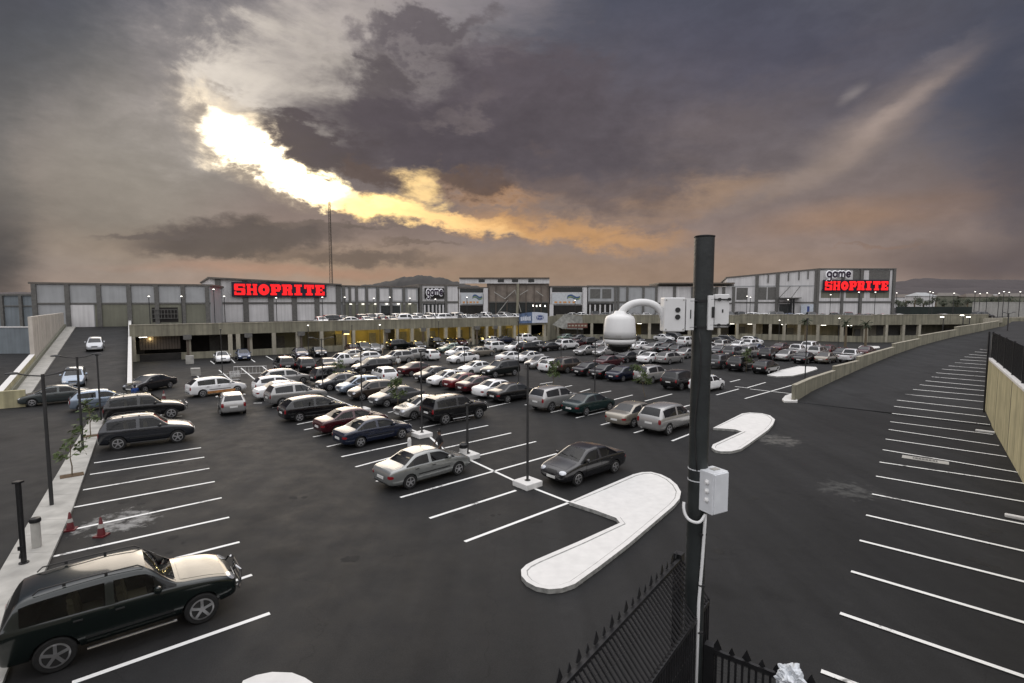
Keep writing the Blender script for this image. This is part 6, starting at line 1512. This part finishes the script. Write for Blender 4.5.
def blob(px, py, rx, ry, rot, col, op=1.0, soft=.9, W=None, tex=None, hdr=1.0):
    W = W or W1
    a0, e0 = azel(px, py); th = R(rot); h = 4.0
    def J(dx, dy): a, e = azel(px+dx*h, py+dy*h); return ((a-a0)/h, (e-e0)/h)
    v1 = J(math.cos(th), math.sin(th)); v2 = J(-math.sin(th), math.cos(th))
    m11, m21, m12, m22 = v1[0]*rx, v1[1]*rx, v2[0]*ry, v2[1]*ry
    det = m11*m22-m12*m21; i1 = (m22/det, -m12/det, 0); i2 = (-m21/det, m11/det, 0)
    s = N('ShaderNodeVectorMath'); s.operation = 'SUBTRACT'; LK(W, s.inputs[0]); s.inputs[1].default_value = (a0, e0, 0)
    d1 = N('ShaderNodeVectorMath'); d1.operation = 'DOT_PRODUCT'; LK(s.outputs[0], d1.inputs[0]); d1.inputs[1].default_value = i1
    d2 = N('ShaderNodeVectorMath'); d2.operation = 'DOT_PRODUCT'; LK(s.outputs[0], d2.inputs[0]); d2.inputs[1].default_value = i2
    r = M('SQRT', M('ADD', M('MULTIPLY', d1.outputs['Value'], d1.outputs['Value']), M('MULTIPLY', d2.outputs['Value'], d2.outputs['Value'])))
    f = RANGE(r, max(0, 1-soft), 1+soft*.35, op, 0)
    if tex is not None:
        t_, lo, hi = tex; f = M('MULTIPLY', f, RANGE(t_, lo, hi, 0, 1))
    if isinstance(col, tuple): col = (s2l(col[0])*hdr, s2l(col[1])*hdr, s2l(col[2])*hdr)
    over(col, f)
# base: colour by elevation
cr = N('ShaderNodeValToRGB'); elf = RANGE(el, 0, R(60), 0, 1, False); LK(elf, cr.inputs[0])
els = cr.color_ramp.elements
stops = [(0,(158,140,130),1),(.05,(151,134,126),1),(.12,(134,118,112),1),(.22,(114,106,107),1),(.36,(92,90,98),1),(.47,(80,83,95),1),(.60,(160,160,168),1.3),(.78,(240,238,240),1.6),(1,(250,248,250),1.9)]  # upper stops lie out of view, brightened to light the ground
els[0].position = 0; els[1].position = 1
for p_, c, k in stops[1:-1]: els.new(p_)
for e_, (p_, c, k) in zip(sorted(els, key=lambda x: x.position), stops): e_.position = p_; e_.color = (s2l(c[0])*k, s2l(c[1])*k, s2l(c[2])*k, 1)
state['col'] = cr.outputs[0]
# gentle brightness turbulence
vs_ = N('ShaderNodeVectorMath'); vs_.operation = 'SCALE'; LK(state['col'], vs_.inputs[0]); LK(RANGE(nA.outputs['Fac'], .3, .7, .93, 1.07), vs_.inputs['Scale']); state['col'] = vs_.outputs[0]
# left side: dull haze, lit veil, dark upper corner
blob(60,40,150,80,0,(74,79,88),.8,.95)
blob(-5,150,50,230,0,(78,80,84),.7,.95)
blob(140,160,150,130,0,(148,142,133),.85,.97,W0)
blob(95,215,130,80,0,(134,126,117),.7,.95,W0)
blob(190,50,80,60,35,(100,100,107),.6,.95)
# bright fan above the gap
blob(330,65,200,100,-16,(162,154,151),.95,.95,W1)
blob(320,60,170,75,-22,(184,174,168),.75,.95,W2,(S3,.28,.66))
blob(285,95,110,60,-22,(206,197,186),.85,.9,W2,(S3,.22,.60))
blob(232,92,55,42,-40,(222,212,200),.9,.85,W2)
blob(480,30,130,50,-14,(140,132,136),.7,.95,W2,(S3,.25,.65))
blob(440,75,90,35,-14,(168,158,154),.55,.95,W2,(S3,.3,.65))
# right upper side, bluish dark
blob(760,50,240,80,8,(78,78,92),.8,.95)
blob(1010,80,110,160,0,(70,75,91),.8,.95)
blob(650,115,160,80,0,(98,91,99),.6,.95)
# the gap with the hidden sun
blob(258,150,84,34,33,(240,216,180),.85,.97,W1,None,1.0)
blob(250,150,66,24,36,(255,236,205),.8,.9,W2,None,1.4)
blob(258,158,60,18,33,(255,238,204),1,.85,W1,None,7.0)
blob(300,180,56,15,28,(255,232,180),1,.8,W1,None,8.0)
blob(220,134,30,15,42,(255,240,212),.95,.7,W1,None,2.2)
blob(380,210,66,12,10,(255,214,140),1,.7,W3,None,2.0)
blob(420,192,42,26,-20,(252,214,150),.95,.75,W2,None,1.1)
blob(455,223,100,8,8,(252,206,140),1,.7,W3,None,1.4)
blob(560,232,130,12,4,(204,154,102),.9,.8,W1)
blob(500,206,60,18,0,(196,150,108),.7,.9,W2)
blob(630,214,120,26,-9,(178,142,110),.75,.95,W1,(S2,.25,.62))
blob(700,200,100,18,-12,(168,140,116),.6,.95,W1,(S2,.25,.6))
# big dark cloud
blob(318,144,88,26,25,(84,76,78),.97,.5,W2)
blob(445,130,160,62,8,(80,73,79),.97,.5,W2)
blob(365,180,48,18,22,(90,77,74),.92,.55,W2)
blob(480,190,55,24,4,(96,79,72),.92,.6,W2)
blob(585,145,140,66,10,(86,79,84),.88,.85,W2)
blob(570,192,100,30,8,(106,91,87),.65,.85,W2)
blob(435,44,82,19,-8,(98,91,95),.9,.6,W2)
blob(380,76,26,22,0,(92,85,88),.88,.6,W2)
blob(505,86,115,34,6,(92,84,90),.8,.75,W2)
blob(470,108,60,12,-18,(118,108,108),.55,.9,W2,(S3,.35,.65))
blob(540,62,60,12,-14,(128,118,120),.5,.9,W2,(S3,.35,.65))
# below the gap, flat even cloud
blob(430,268,330,25,3,(150,128,108),.75,.85,W0)
blob(640,268,260,24,0,(146,122,104),.7,.85,W0)
blob(250,238,122,19,-1,(84,77,77),.96,.5,W3)
blob(215,250,80,14,0,(86,79,78),.9,.5,W3)
blob(355,258,95,9,0,(98,87,83),.85,.6,W3)
blob(150,236,60,5,0,(96,88,87),.7,.6,W3)
blob(320,226,90,4,1,(100,90,86),.7,.6,W3)
blob(420,243,50,3,0,(108,94,86),.6,.6,W3)
# right side veils
blob(700,165,170,55,-24,(116,104,102),.6,.95,W1,(S1,.25,.65))
blob(800,110,150,40,-32,(96,90,96),.5,.95,W1,(S1,.3,.65))
blob(865,134,135,26,-36,(146,131,124),.75,.97,W0,(S1,.10,.60))
blob(895,116,95,11,-38,(168,151,142),.65,.97,W0)
blob(800,178,120,14,-26,(146,130,121),.65,.97,W0,(S1,.1,.6))
blob(857,92,20,7,-34,(146,138,137),.55,.97,W0)
blob(950,55,50,14,-50,(112,106,110),.5,.95,W1)
blob(860,216,135,20,-10,(156,127,106),.75,.97,W0,(S2,.15,.6))
blob(950,195,90,28,-12,(112,98,95),.5,.95,W1)
blob(970,262,130,30,0,(86,76,77),.75,.95,W0)
blob(880,245,50,3,-2,(134,110,96),.5,.7,W3)
blob(300,271,170,7,0,(166,128,110),.6,.85,W0)
blob(-10,262,60,70,0,(56,57,62),.8,.95,W0)
blob(1040,180,70,160,0,(68,66,74),.6,.95)
vs2 = N('ShaderNodeVectorMath'); vs2.operation = 'SCALE'; LK(state['col'], vs2.inputs[0])
LK(M('MULTIPLY', M('MULTIPLY', RANGE(nB.outputs['Fac'], .3, .7, .95, 1.06), RANGE(S3, .3, .7, .96, 1.05)), RANGE(nC.outputs['Fac'], .3, .7, .96, 1.05)), vs2.inputs['Scale']); state['col'] = vs2.outputs[0]
# unseen sky behind the viewer and to the sides, brightened to light the facades
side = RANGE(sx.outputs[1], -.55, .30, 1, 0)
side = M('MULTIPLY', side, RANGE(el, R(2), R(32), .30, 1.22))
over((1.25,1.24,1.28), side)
ns = N('ShaderNodeTexSky'); ns.sky_type = 'NISHITA'; ns.sun_disc = False; ns.sun_elevation = R(13); ns.sun_rotation = R(-23)
vm = N('ShaderNodeVectorMath'); vm.operation = 'SCALE'; LK(ns.outputs[0], vm.inputs[0]); vm.inputs['Scale'].default_value = .0008
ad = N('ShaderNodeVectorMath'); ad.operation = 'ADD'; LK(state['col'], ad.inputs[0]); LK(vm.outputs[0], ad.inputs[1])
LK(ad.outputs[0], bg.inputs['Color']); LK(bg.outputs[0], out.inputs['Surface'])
w.cycles.sampling_method = 'MANUAL'; w.cycles.sample_map_resolution = 1024
sl = bpy.data.lights.new('sun', 'SUN'); sl.energy = .85; sl.angle = R(38); sl.color = (1, .87, .72)
so = bpy.data.objects.new('sun', sl); COL.objects.link(so)
a_, e_ = R(-23), R(16); so.rotation_euler = Vector((math.sin(a_)*math.cos(e_), math.cos(a_)*math.cos(e_), math.sin(e_))).to_track_quat('Z', 'Y').to_euler()
sc.view_settings.view_transform = 'Standard'; sc.view_settings.look = 'None'; sc.view_settings.exposure = 0; sc.view_settings.gamma = 1
sc.cycles.max_bounces = 6; sc.cycles.diffuse_bounces = 2; sc.cycles.glossy_bounces = 3; sc.cycles.transparent_max_bounces = 10; sc.cycles.transmission_bounces = 3
sc.cycles.use_denoising = True; sc.cycles.sample_clamp_indirect = 6
print('cars', NCAR[0], 'objects', len(bpy.data.objects))
